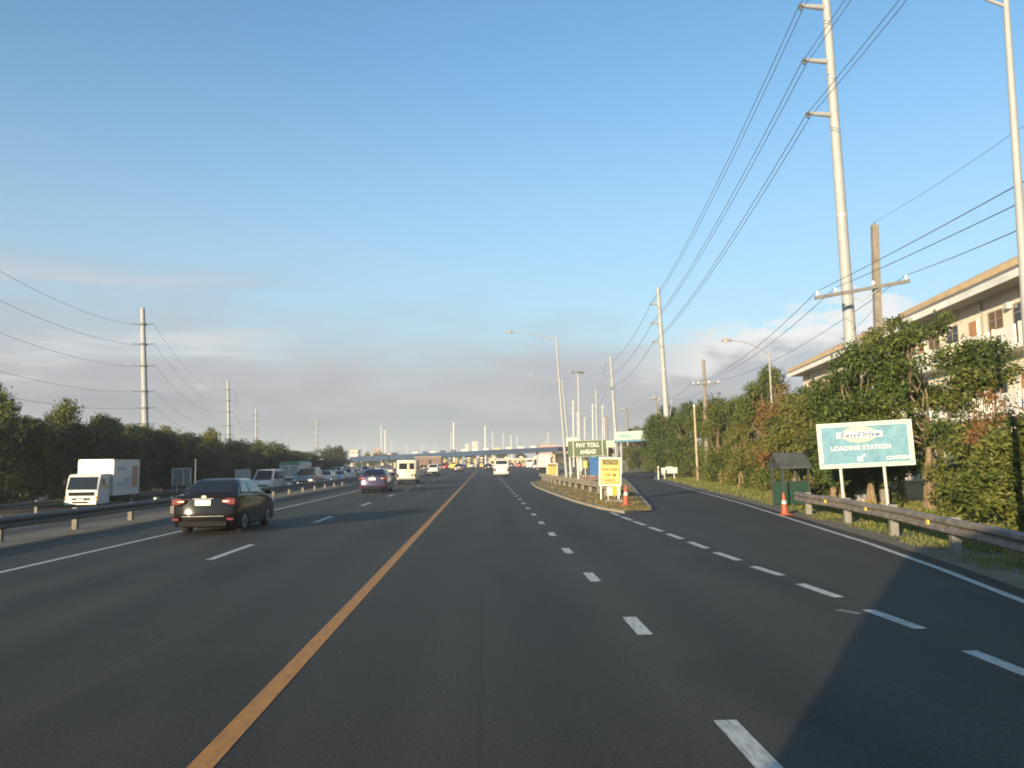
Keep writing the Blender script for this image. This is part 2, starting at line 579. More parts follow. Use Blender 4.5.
# height of the cloud bank's top: noise lifts and breaks it
right = wmap(sp.outputs['X'], 0.10, 0.34, 0.0, 1.0)
left = wmap(sp.outputs['X'], -0.5, -0.12, 1.0, 0.0)
top = wm('MULTIPLY_ADD', wm('SUBTRACT', n1, 0.5), 0.16, 0.150)
top = wm('MULTIPLY_ADD', left, 0.030, top)
puff = wnoise((15, 15, 22), 6, 0.55, (2.3, 0.7, 3.1))
top = wm('MULTIPLY_ADD', wm('MULTIPLY', right, wm('SUBTRACT', puff, 0.42)), 0.11, top)
top = wm('MULTIPLY_ADD', right, 0.010, top)
dd = wm('SUBTRACT', top, sp.outputs['Z'])                 # above 0: inside the bank
soft = wmap(dd, -0.060, 0.075, 0.0, 1.0)
hard = wmap(dd, -0.004, 0.014, 0.0, 1.0)
mxf = nt.nodes.new('ShaderNodeMix'); mxf.data_type = 'FLOAT'
L(right, mxf.inputs[0]); L(soft, mxf.inputs[2]); L(hard, mxf.inputs[3])
thin = wmap(n2, 0.35, 0.62, 0.62, 0.92)
bank = wm('MULTIPLY', mxf.outputs[0], thin)
# separate streaks higher on the left
n3 = wnoise((3.0, 3.0, 26), 6, 0.55, (0.0, 5.2, 1.9))
stre = wm('MULTIPLY', wmap(n3, 0.46, 0.64, 0.0, 0.75), wmap(sp.outputs['Z'], 0.26, 0.17, 0.0, 1.0))
stre = wm('MULTIPLY', stre, wmap(sp.outputs['X'], -0.12, -0.34, 0.0, 1.0))
veil = wmap(sp.outputs['Z'], 0.08, 0.50, 0.58, 0.04)
cmask = wm('MAXIMUM', bank, stre)
cr = nt.nodes.new('ShaderNodeValToRGB')
cr.color_ramp.elements[0].position = 0.0
cr.color_ramp.elements[0].color = (3.7, 3.4, 3.2, 1)
cr.color_ramp.elements[1].position = 1.0
cr.color_ramp.elements[1].color = (1.28, 1.32, 1.47, 1)
e = cr.color_ramp.elements.new(0.42); e.color = (1.80, 1.72, 1.86, 1)
fade = wmap(dd, 0.018, 0.10, 0.0, 1.0, False)
fade = wm('MAXIMUM', fade, wm('MULTIPLY', wm('SUBTRACT', 1.0, right), 0.50))
fade = wm('SUBTRACT', fade, wm('MULTIPLY', stre, 0.35), None, True)
L(fade, cr.inputs['Fac'])
mx = nt.nodes.new('ShaderNodeMix'); mx.data_type = 'RGBA'
tint = nt.nodes.new('ShaderNodeMix'); tint.data_type = 'RGBA'; tint.blend_type = 'MULTIPLY'
tint.inputs[0].default_value = 1.0
L(sky.outputs[0], tint.inputs[6]); tint.inputs[7].default_value = (0.92, 1.08, 1.02, 1)
vm = nt.nodes.new('ShaderNodeMix'); vm.data_type = 'RGBA'      # thin high haze paling the lower sky
L(veil, vm.inputs[0]); L(tint.outputs[2], vm.inputs[6]); vm.inputs[7].default_value = (1.95, 2.25, 2.42, 1)
L(cmask, mx.inputs[0]); L(vm.outputs[2], mx.inputs[6]); L(cr.outputs['Color'], mx.inputs[7])
L(mx.outputs[2], bg.inputs['Color'])

sun_d = bpy.data.lights.new('sun', 'SUN')
sun_d.energy = 4.1
sun_d.angle = R(0.55)
sun_d.color = (1.0, 0.80, 0.52)
sun = bpy.data.objects.new('sun', sun_d)
C.objects.link(sun)
sv = Vector((math.sin(SUN_AZ) * math.cos(SUN_EL), math.cos(SUN_AZ) * math.cos(SUN_EL), math.sin(SUN_EL)))
sun.rotation_euler = (-sv).to_track_quat('-Z', 'Y').to_euler()
sun.location = sv * 100

HAZE = 0.0005
if HAZE:
    hm = bpy.data.materials.new('air')
    hm.use_nodes = True
    hn = hm.node_tree
    hn.nodes.remove(hn.nodes['Principled BSDF'])
    pv = hn.nodes.new('ShaderNodeVolumePrincipled')
    pv.inputs['Color'].default_value = (0.86, 0.90, 0.95, 1)
    pv.inputs['Density'].default_value = HAZE
    pv.inputs['Anisotropy'].default_value = 0.0
    hn.links.new(pv.outputs[0], hn.nodes['Material Output'].inputs['Volume'])
    hz = MB().box((0, 900, 18), (3020, 2420, 42)).build('haze', hm, smooth=0)
    struct(hz, 'stuff')

# ------------------------------------------------------------------ ground, road, paths
sheet('ground', [(-11.9, -300), (1500, -300), (1500, 2100), (-11.9, 2100)], -0.03, M_GROUND)
edge_px = [(1024, 602), (940, 569), (870, 544), (800, 522), (740, 503), (700, 492), (672, 484.3), (655, 479.3)]
edge = [G(*p) for p in edge_px]
edge = [Vector((5.0, -60, 0)), Vector((5.2, 0, 0)), Vector((5.9, 6, 0))] + edge + [Vector((20.5, 98, 0)), Vector((28, 116, 0)), Vector((45, 138, 0)), Vector((90, 160, 0))]
isl_l = [G(625, 513.5), G(600, 509), G(575, 502), G(550, 493), G(536, 487.3), G(531, 483)]
isl_r = [G(651, 509.5), G(641, 498), G(632, 487), G(624, 479.5)]
isl_far = [(14.5, 92), (19, 112), (27, 130), (45, 152), (90, 176)]
lft = [(6.0, 84), (8.6, 100), (12.5, 130), (17, 175), (21, 240), (24, 420)]
road_pts = [(-12.9, -60), *[(p.x + (0.45 if p.y < 90 else 0.6), p.y) for p in edge], *reversed(isl_far), *[(p.x, p.y) for p in reversed(isl_r)],
            *[(p.x, p.y) for p in isl_l], *lft, (24, 900), (-12.9, 900)]
sheet('road', road_pts, 0.0, M_ASPH)

# raised island between road and ramp, with its kerb
ipts = [Vector((p.x, p.y, 0)) for p in isl_l] + [Vector((*p, 0)) for p in lft] + [Vector((60, 420, 0)), Vector((90, 176, 0))] + [Vector((*p, 0)) for p in reversed(isl_far[:-1])] + [Vector((p.x, p.y, 0)) for p in reversed(isl_r)]
mb = MB().prism([(p.x, p.y) for p in ipts], 'z', -0.02, 0.06)
struct(mb.build('traffic_island', mat('island_soil', (0.17, 0.135, 0.07), 0.95, var=0.35, scale=1.4, bump=0.6, col2=(0.19, 0.16, 0.08)), smooth=0))
kp = [Vector((*p, 0)) for p in lft[:5]][::-1] + [Vector((p.x, p.y, 0)) for p in reversed(isl_l)] + [Vector((p.x, p.y, 0)) for p in isl_r] + [Vector((*p, 0)) for p in isl_far[:3]]


def kerb(name, pts, wdt, h, m):
    vs, fs = [], []
    for i, p in enumerate(pts):
        d = (pts[min(i + 1, len(pts) - 1)] - pts[max(i - 1, 0)]).normalized()
        n = Vector((d.y, -d.x, 0)) * wdt / 2
        vs += [p - n, p - n * 0.9 + Vector((0, 0, h)), p + n * 0.9 + Vector((0, 0, h)), p + n]
    for i in range(len(pts) - 1):
        for k in range(3):
            fs.append((4 * i + k, 4 * i + k + 1, 4 * i + 5 + k, 4 * i + 4 + k))
    fs += [(0, 1, 2, 3), tuple(len(vs) - 4 + k for k in (3, 2, 1, 0))]
    b = MB().add(vs, fs)
    return struct(b.build(name, m, smooth=0))


kerb('kerb', kp, 0.10, 0.09, mat('kerb_concrete', (0.30, 0.26, 0.19), 0.85, var=0.2, scale=3, bump=0.3))
# verge on the right, earth strips by the median
vg = [(p.x + 0.44, p.y) for p in edge if p.y < 97]
sheet('verge', [*vg, *[(p[0] + 14, p[1]) for p in reversed(vg)]], -0.012, M_VERGE)
sheet('dirt_shoulder', [*[(p.x + 0.40, p.y) for p in edge if p.y < 97], *[(p.x + 1.15 + 0.12 * math.sin(p.y), p.y) for p in reversed(edge) if p.y < 97]], 0.004, M_DIRT)
sheet('median_strip', [(-12.85, -60), (-11.5, -60), (-11.35, 20), (-11.6, 60), (-11.5, 120), (-11.8, 170), (-12.8, 170), (-12.85, 60)], 0.004, M_DIRT)
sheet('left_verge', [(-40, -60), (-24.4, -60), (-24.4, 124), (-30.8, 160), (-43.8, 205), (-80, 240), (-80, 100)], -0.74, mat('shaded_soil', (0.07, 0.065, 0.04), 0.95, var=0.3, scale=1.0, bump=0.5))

# the opposite carriageway falls away to the left
def zl(x):
    return 0.0 if x > -12.9 else max(-0.72, (x + 12.9) * 0.083)


def slope_sheet(name, rows, m, dz):
    vs, fs = [], []
    for r_ in rows:
        vs += [(x, y_, zl(x) + dz) for x, y_ in r_]
    k = len(rows[0])
    for i in range(len(rows) - 1):
        for j in range(k - 1):
            fs.append((i * k + j, i * k + j + 1, (i + 1) * k + j + 1, (i + 1) * k + j))
    me = bpy.data.meshes.new(name); me.from_pydata(vs, [], fs); me.materials.append(m)
    o = bpy.data.objects.new(name, me); C.objects.link(o); o['kind'] = 'structure'
    return o


slope_sheet('road', [[(lx, y_), (-21.6, y_), (-17, y_), (-12.9, y_)] for lx, y_ in ((-24.6, -60), (-24.6, 20), (-24.6, 125), (-31, 160), (-44, 205), (-52, 250), (-52, 900))], M_ASPH, 0.0)
slope_sheet('median_edge_line', [[(-13.32, y_), (-13.2, y_)] for y_ in range(-20, 190, 6)], M_WHITE_LINE, 0.004)
slope_sheet('ground', [[(-1500, y_), (-21.7, y_), (-12.9, y_), (-11.9, y_)] for y_ in (-300, 2100)], M_GROUND, -0.07)

# painted lines
yy = [-20 + 6 * i for i in range(34)]
strip('orange_line', [(-1.77, y) for y in yy], 0.165, 0.004, M_ORANGE_LINE)
strip('left_edge_line', [(-8.66, y) for y in yy] + [(-9.5, 200), (-14, 260)], 0.13, 0.005, M_WHITE_LINE)
strip('right_edge_line', edge[:-2], 0.13, 0.008, M_WHITE_LINE)
strip('ramp_edge_line', [G(651, 509), G(641, 497.5), G(632, 487), G(626, 481)], 0.13, 0.004, M_WHITE_LINE) if False else None


def dashes(name, items, wdt, m=M_WHITE_LINE):
    vs, fs = [], []
    for (x0, y0, x1, y1) in items:
        p0, p1 = Vector((x0, y0, 0.004)), Vector((x1, y1, 0.004))
        d = (p1 - p0).normalized(); n = Vector((d.y, -d.x, 0)) * wdt / 2
        k = len(vs)
        vs += [p0 - n, p0 + n, p1 + n, p1 - n]
        fs.append((k, k + 1, k + 2, k + 3))
    me = bpy.data.meshes.new(name); me.from_pydata(vs, [], fs); me.materials.append(m)
    o = bpy.data.objects.new(name, me); C.objects.link(o); o['kind'] = 'structure'
    return o


mid_px = [(638, 625.5), (591, 575.5), (566, 549), (549.5, 532), (538, 520.5), (529, 511)]
g0 = G(638, 625.5)
dashes('lane_line', [(1.685, g0.y + 3.9 * k - 0.5, 1.685, g0.y + 3.9 * k + 0.5) for k in range(-2, 32)], 0.165)
g1 = G(237, 551.5)
dashes('lane_line', [(-5.45, g1.y + 10 * k - 1.5, -5.45, g1.y + 10 * k + 1.5) for k in range(0, 14)], 0.15)
slope_sheet('lane_line', [[(-17.37, 3.0), (-17.23, 3.0)], [(-17.37, 6.0), (-17.23, 6.0)]], M_WHITE_LINE, 0.004)
for k in range(1, 13):
    slope_sheet('lane_line', [[(-17.37, 3.0 + 9 * k), (-17.23, 3.0 + 9 * k)], [(-17.37, 6.0 + 9 * k), (-17.23, 6.0 + 9 * k)]], M_WHITE_LINE, 0.004)
seg_px = [((969, 651), (1032, 676)), ((868, 610), (921, 629)), ((800, 584), (839, 597.5)), ((753, 566.5), (782, 575.5)), ((716, 552.5), (739, 560.5)),
          ((689.5, 542), (707, 548.5)), ((667.5, 533.8), (682, 539)), ((649.5, 527.2), (662, 531.5)), ((634, 521.5), (645, 525.3)), ((621.5, 516.8), (632, 520.4)), ((611, 512.5), (619, 515.6))]
its = []
for a, b in seg_px:
    q0, q1 = G(*a), G(*b)
    its.append((q1.x, q1.y, q0.x, q0.y))
its += [(4.25, 4.2, 4.25, 5.2), (4.25, 2.1, 4.25, 3.1)]
dashes('lane_line', its, 0.155)
dashes('paint_blot', [(*G(838, 610)[:2], *G(860, 614)[:2])], 0.12, paint_mat('faded_paint_blot', (0.33, 0.32, 0.30), 0.55, 0.2))
strip('ramp_edge_line', [G(649.5, 508.5), G(641.5, 498.8), G(635, 491)], 0.15, 0.006, M_WHITE_LINE)
for i, q in enumerate([(-4, 40, 30)]):
    pass

# ------------------------------------------------------------------ guard rails
WB = [(0.0, 0.0), (0.075, 0.04), (0.075, 0.10), (0.0, 0.155), (0.075, 0.21), (0.075, 0.27), (0.0, 0.31), (-0.03, 0.31), (0.03, 0.255), (0.03, 0.215), (-0.035, 0.155), (0.03, 0.095), (0.03, 0.055), (-0.03, 0.0)]


def sweep(mb, prof, pts, side):
    rows = []
    for i, p in enumerate(pts):
        d = (pts[min(i + 1, len(pts) - 1)] - pts[max(i - 1, 0)]).normalized()
        n = Vector((d.y, -d.x, 0)).normalized() * side
        rows.append([p + n * a + Vector((0, 0, b)) for a, b in prof])
    k = len(prof)
    vs = [p for r in rows for p in r]
    fs = []
    for i in range(len(rows) - 1):
        for j in range(k):
            fs.append((i * k + j, i * k + (j + 1) % k, (i + 1) * k + (j + 1) % k, (i + 1) * k + j))
    fs += [tuple(range(k)), tuple(range((len(rows) - 1) * k, len(rows) * k))]
    mb.add(vs, fs)


def along(pts, step, start=0.0):
    out, acc, nxt = [], 0.0, start
    for a, b in zip(pts, pts[1:]):
        ln = (b - a).length
        while nxt <= acc + ln:
            out.append((a.lerp(b, (nxt - acc) / ln), (b - a).normalized()))
            nxt += step
        acc += ln
    return out


def guard_rail(label, pts, top, side, step, post_mat, refl, refl_mat, refl_step, start=0.0, post_w=0.16, m=M_RAIL):
    t = thing('guard_rail', label, 'guard rail', pts[0])
    o = pts[0]
    loc = [p - o for p in pts]
    mb = MB()
    dense = [q[0] for q in along(loc, 0.8)] + [loc[-1]] if (loc[-1] - loc[0]).length < 60 else loc
    sweep(mb, WB, [p + Vector((0, 0, top - 0.31 + 0.006 * math.sin(1.1 * p.y) + 0.004 * math.sin(2.9 * p.y))) for p in dense], side)
    mb.build('beam', m, t, smooth=25)
    for p, d in along(loc, step, start):
        n = Vector((d.y, -d.x, 0)) * side
        rot = Matrix.Rotation(math.atan2(d.y, d.x), 3, 'Z')
        h = top + 0.03 + random.uniform(-0.03, 0.02)
        MB().box(p - n * (0.05 + post_w / 2) + Vector((0, 0, h / 2 - 0.03)), (post_w, post_w, h + 0.06), rot).build('post', post_mat, t, bevel=0.012)
    if refl:
        spots = along(loc, refl_step, start + 1.9)
        if refl == 'px':
            cand = along(loc, 0.05)
            spots = []
            for want in (827, 867.5, 930, 1035):
                def px_of(c):
                    v = M3.transposed() @ (c[0] + o + Vector((0, 0, top - CAM_H)))
                    return 512 - F * v.x / v.z if v.z < -.1 else 9e9
                spots.append(min(cand, key=lambda c: abs(px_of(c) - want)))
        for p, d in spots:
            n = Vector((d.y, -d.x, 0)) * side
            rot = Matrix.Rotation(math.atan2(d.y, d.x), 3, 'Z')
            if refl != 'top':
                MB().box(p + n * 0.055 + Vector((0, 0, top - 0.155)), (0.15, 0.02, 0.13), rot).build('reflector', refl_mat, t)
            else:
                MB().box(p + Vector((0, 0, top + 0.05)), (0.30, 0.10, 0.09), rot).build('reflector', refl_mat, t, bevel=0.01)
    return t


rr_px = [(797, 512), (810, 516), (842, 523), (885.5, 535), (953, 556)]
rr = [G(*p) for p in rr_px] + [Vector((7.75, 11, 0)), Vector((7.1, 7, 0)), Vector((6.6, 2.5, 0)), Vector((6.4, -3, 0))]
guard_rail('weathered W-beam guard rail with yellow reflectors on the right verge below the teal banner', rr, 0.70, 1, 3.9, M_CONC_D, 'px', M_REFLECT, 3.9, 1.2, 0.18)
lr = [Vector((-12.15, y, 0)) for y in range(5, 180, 6)]
guard_rail('long dark median guard rail on pale posts behind the black sedan', lr, 0.62, 1, 3.85, mat('cream_post', (0.15, 0.14, 0.11), 0.8, var=0.15), 'top', M_REFW, 11.55, 1.0, 0.15, mat('dark_rail_steel', (0.10, 0.10, 0.095), 0.6, 0.2, 0.2))
fr = [Vector((-24.9, y, -0.72)) for y in range(-10, 124, 6)]
guard_rail('low dark guard rail at the foot of the left tree belt', fr, 0.72, 1, 4.0, M_CONC_D, None, None, 4, 1.0, 0.14, mat('dark_rail_steel', (0.10, 0.10, 0.095)))
ir = [G(612, 500), G(596, 494.5), G(575, 489.5), G(552, 484), G(540, 480.5)]
ir = [p + Vector((0, 0, 0.08)) for p in ir]
guard_rail('dusty guard rail with pale reflectors on the grassy traffic island', ir, 0.62, -1, 3.0, M_CONC_D, 'face', M_REFW, 2.2, 0.3, 0.16, mat('dusty_rail_steel', (0.30, 0.25, 0.18), 0.7, 0.1, 0.25, 3))

# ------------------------------------------------------------------ trees
rng = np.random.default_rng(11)


def leaves_mesh(name, lobes, nclump, nleaf, leaf, m, spread=0.3, shell=0.55):
    """many small leaf faces in clumps spread through the lobes' volume"""
    vol = np.array([l[3] * l[4] * l[5] for l in lobes]) ** 0.75
    cnt = np.maximum(2, (nclump * vol / vol.sum()).astype(int))
    cc, cd = [], []
    for l, n in zip(lobes, cnt):
        d = rng.normal(size=(n, 3)); d /= np.linalg.norm(d, axis=1, keepdims=True)
        r = shell + (1 - shell) * rng.random((n, 1)) ** 0.6
        r *= 1 + 0.10 * np.clip(rng.normal(size=(n, 1)), -2, 1.5)
        cc.append(np.array(l[:3]) + d * r * np.array(l[3:6])); cd.append(d)
    cc = np.concatenate(cc); cd = np.concatenate(cd)
    N = len(cc) * nleaf
    size = spread * (0.6 + 0.8 * rng.random((len(cc), 1)))
    c = np.repeat(cc, nleaf, 0) + np.clip(rng.normal(size=(N, 3)), -1.7, 1.7) * np.repeat(size, nleaf, 0) * np.array([1, 1, 0.7])
    keep = c[:, 2] > 0.03
    nrm = np.repeat(cd, nleaf, 0) * 0.7 + rng.normal(size=(N, 3)) * 0.75 + np.array([0, 0, 0.5])
    c, nrm = c[keep], nrm[keep]
    N = len(c)
    nrm /= np.linalg.norm(nrm, axis=1, keepdims=True)
    t = rng.normal(size=(N, 3)); t -= nrm * (t * nrm).sum(1, keepdims=True); t /= np.linalg.norm(t, axis=1, keepdims=True)
    b = np.cross(nrm, t)
    s = leaf * (0.55 + 0.9 * rng.random((N, 1)))
    v = np.stack([c - t * s, c - b * s * 0.42 + nrm * s * 0.12, c + t * s, c + b * s * 0.42 + nrm * s * 0.12], 1).reshape(-1, 3)
    me = bpy.data.meshes.new(name)
    me.vertices.add(4 * N); me.vertices.foreach_set('co', v.astype('f').ravel())
    me.loops.add(4 * N); me.loops.foreach_set('vertex_index', np.arange(4 * N, dtype='i'))
    me.polygons.add(N); me.polygons.foreach_set('loop_start', np.arange(0, 4 * N, 4, dtype='i'))
    try:
        me.polygons.foreach_set('loop_total', np.full(N, 4, 'i'))
    except Exception:
        pass
    me.update(calc_edges=True)
    me.materials.append(m)
    return me


def limb(mb, p0, p1, r0, r1, wob=0.12, n=6, k=5):
    p0, p1 = Vector(p0), Vector(p1)
    ln = (p1 - p0).length
    pts = [p0.lerp(p1, i / k) + Vector((random.uniform(-1, 1), random.uniform(-1, 1), random.uniform(-.5, .5))) * wob * ln * (0.35 if 0 < i < k else 0) for i in range(k + 1)]
    mb.tube(pts, r0, n, r1)


def tree_proto(name, label, lobes, nclump, nleaf, leaf, lm, trunk_h=1.5, trunk_r=0.16, bark=M_BARK, spread=0.3, shell=0.5, stems=1, group=None):
    t = thing(name, label, 'tree' if name != 'shrub' else 'shrub', (0, 0, 0), 0, group)
    o = bpy.data.objects.new('crown', leaves_mesh('crown', lobes, nclump, nleaf, leaf, lm, spread, shell))
    C.objects.link(o); o.parent = t
    mb = MB()
    for s in range(stems):
        base = Vector((random.uniform(-.3, .3), random.uniform(-.3, .3), -0.1)) * (1 if stems > 1 else 0)
        fork = base + Vector((random.uniform(-.3, .3), random.uniform(-.3, .3), trunk_h))
        limb(mb, base, fork, trunk_r / stems ** 0.5, trunk_r * 0.75 / stems ** 0.5, 0.08, 8)
        for l in lobes[s::stems]:
            c = Vector(l[:3])
            if len(lobes) > 12 and random.random() < 0.5:
                continue
            limb(mb, fork, c, trunk_r * 0.34 / stems ** 0.5, 0.016, 0.2)
            for q in range(2):
                d = Vector((random.uniform(-1, 1) * l[3], random.uniform(-1, 1) * l[4], random.uniform(-.2, 1) * l[5])) * 0.8
                limb(mb, fork.lerp(c, random.uniform(.4, 1)), c + d, 0.018, 0.006, 0.25, 5, 4)
    mb.build('trunk', bark, t)
    return t


def rl(n, rx, rz, z0, z1, r):
    out = []
    for i in range(n):
        a = random.uniform(0, 2 * math.pi); d = random.uniform(0.25, 1) ** 0.7
        z = random.uniform(z0, z1)
        q = r * random.uniform(0.7, 1.25)
        out.append((math.cos(a) * d * rx, math.sin(a) * d * rx, z, q * 1.1, q * 1.1, q * rz))
    return out


random.seed(21)
LB_GROUP = 'trees in the belt along the left carriageway'
LB = 'dark bushy tree in the dense unbroken belt along the left carriageway'
belt = [
    tree_proto('broadleaf_tree', LB, rl(16, 1.9, 0.80, 1.0, 4.9, 0.85), 330, 34, 0.10, LEAF_DARK, 1.4, 0.17, M_BARK, 0.24, 0.6, 1, LB_GROUP),
    tree_proto('broadleaf_tree', LB, rl(17, 1.7, 0.85, 0.8, 5.3, 0.8), 330, 34, 0.10, LEAF_DARK, 1.2, 0.16, M_BARK, 0.23, 0.6, 1, LB_GROUP),
    tree_proto('broadleaf_tree', LB, rl(15, 2.2, 0.75, 0.7, 4.2, 0.9), 320, 34, 0.11, LEAF_DARK, 1.0, 0.16, M_BARK, 0.25, 0.6, 1, LB_GROUP),
    tree_proto('broadleaf_tree', LB, rl(15, 1.4, 1.0, 1.2, 5.6, 0.75), 300, 34, 0.10, LEAF_OLIVE, 1.8, 0.15, M_BARK, 0.24, 0.6, 1, LB_GROUP),
]
used = set()


def plant(proto, x, y, s=1.0, sz=None, label=None, group=None):
    sz = s if sz is None else sz
    z = -0.75 if x < -20 else -0.03
    if id(proto) in used:
        return dup(proto, (x, y, z), random.uniform(0, 6.28), (s, s, sz), label, group)
    used.add(id(proto))
    proto.location = (x, y, z)
    proto.rotation_euler = (0, 0, random.uniform(0, 6.28))
    proto.scale = (s, s, sz)
    if label:
        proto['label'] = label
    if group:
        proto['group'] = group
    return proto


random.seed(5)
y = 47.5
while y < 118:                                   # front row of the belt
    plant(random.choice(belt[:3]), -28.9 + random.uniform(-1.1, 0.8), y, random.uniform(0.85, 1.05), random.uniform(0.72, 0.98) * (1.20 if y < 75 else 1.04))
    y += random.uniform(2.9, 3.9)
y = 49.0
while y < 130:                                   # the row behind, taller near the camera
    k = 1.28 if y < 78 else 1.06
    plant(belt[3] if random.random() < 0.22 else random.choice(belt), -33.6 + random.uniform(-1.4, 1.2), y, random.uniform(0.9, 1.15), k * random.uniform(0.88, 1.1))
    y += random.uniform(3.4, 4.6)
for yb in (51, 55, 59, 95, 100, 105, 111):
    plant(random.choice(belt), -38.6 + random.uniform(-1.5, 1.5), yb, 1.2, 1.35 if yb < 60 else 1.2)
y = 118.0
while y < 205:
    f = (y - 118) / 87
    plant(random.choice(belt[:3]), -31 - 14 * f + random.uniform(-2, 2), y, 1.1, random.uniform(0.85, 1.0))
    y += random.uniform(3.6, 5.0)
for yb in (38, 42):      # belt carrying on beside the camera
    plant(random.choice(belt[:3]), -43 + random.uniform(-1.2, 1.2), yb, 1.2, 1.4)
for (px, yb, s, sz) in ((331, 190, 1.25, 1.25), (338, 195, 1.1, 1.15), (325, 205, 1.3, 1.15), (343, 215, 1.0, 1.1), (320, 230, 1.4, 1.2)):
    q = P(px, 470, yb)
    plant(belt[1], q.x, yb, s, sz, 'tall rounded tree left of the blue toll canopy', 'trees beside the toll canopy')

RG = 'trees behind the right verge'
def layers(n, rx, rz, z0, z1, r):
    """flat foliage tiers reaching out to different lengths, open between them"""
    out = []
    for i in range(n):
        f = (i + random.random()) / n
        z = z0 + (z1 - z0) * f
        a = random.uniform(0, 2 * math.pi)
        d = rx * (0.35 + 0.75 * random.random()) * (1.0 - 0.55 * max(0, f - 0.45) / 0.55)
        q = r * random.uniform(0.6, 1.35)
        out.append((math.cos(a) * d, math.sin(a) * d, z + random.uniform(-.2, .2), q, q, q * rz * random.uniform(0.7, 1.4)))
    return out


big = tree_proto('broadleaf_tree', 'large spreading tree with pale forked stems right of the teal banner', layers(38, 2.5, 0.5, 2.3, 6.3, 0.62), 820, 22, 0.080, LEAF_FRESH, 2.2, 0.24, M_BARK_PALE, 0.18, 0.45, 4)
mids = [
    tree_proto('broadleaf_tree', 'x', layers(30, 1.9, 0.55, 1.2, 6.0, 0.58), 640, 22, 0.080, LEAF_MID, 1.9, 0.17, M_BARK_PALE, 0.17, 0.45, 2),
    tree_proto('broadleaf_tree', 'x', layers(24, 1.5, 0.6, 1.0, 5.8, 0.52), 500, 21, 0.078, LEAF_OLIVE, 1.7, 0.15, M_BARK_PALE, 0.16, 0.4, 2),
    tree_proto('broadleaf_tree', 'x', layers(28, 1.8, 0.7, 0.7, 5.0, 0.62), 640, 23, 0.080, LEAF_FRESH, 1.4, 0.15, M_BARK, 0.18, 0.5, 1),
]
rnd = tree_proto('round_tree', 'dense round green tree beside the ramp behind the low white signboard', [(0, 0, 3.2, 2.4, 2.4, 2.5)] + rl(16, 2.1, 0.9, 1.2, 5.0, 0.9), 900, 30, 0.10, LEAF_FRESH, 1.2, 0.2, M_BARK, 0.24, 0.75, 1)
dry = tree_proto('dry_tree', 'tall thin tree with rust brown withered leaves beside the guard hut', rl(12, 0.7, 1.3, 1.6, 5.0, 0.42), 170, 22, 0.07, LEAF_DRY, 2.4, 0.08, M_BARK, 0.2, 0.3, 1)
shr = [
    tree_proto('shrub', 'x', layers(20, 1.25, 0.7, 0.3, 2.4, 0.45), 420, 22, 0.070, LEAF_FRESH, 0.5, 0.08, M_BARK, 0.17, 0.6, 3),
    tree_proto('shrub', 'x', layers(18, 1.1, 0.8, 0.25, 2.3, 0.42), 380, 22, 0.066, LEAF_OLIVE, 0.4, 0.07, M_BARK, 0.17, 0.6, 3),
]
shr.append(tree_proto('shrub', 'x', layers(24, 1.35, 0.6, 0.3, 2.7, 0.38), 360, 22, 0.070, LEAF_FRESH, 0.5, 0.08, M_BARK, 0.16, 0.5, 3))
shr.append(tree_proto('shrub', 'x', layers(12, 0.9, 0.6, 1.0, 2.7, 0.32), 130, 18, 0.06, LEAF_DRY, 0.8, 0.05, M_BARK, 0.15, 0.3, 3))
ylw = tree_proto('shrub', 'small clump of yellow leaves behind the guard rail below the teal banner', [(0, 0, 0.5, 0.5, 0.35, 0.22), (0.3, 0, 0.45, 0.35, 0.3, 0.2)], 30, 20, 0.05, leaf_mat('yellow_leaves', (0.30, 0.20, 0.03), (0.45, 0.28, 0.03), (0.5, 0.36, 0.06)), 0.3, 0.03, M_BARK, 0.10, 0.3, 2)

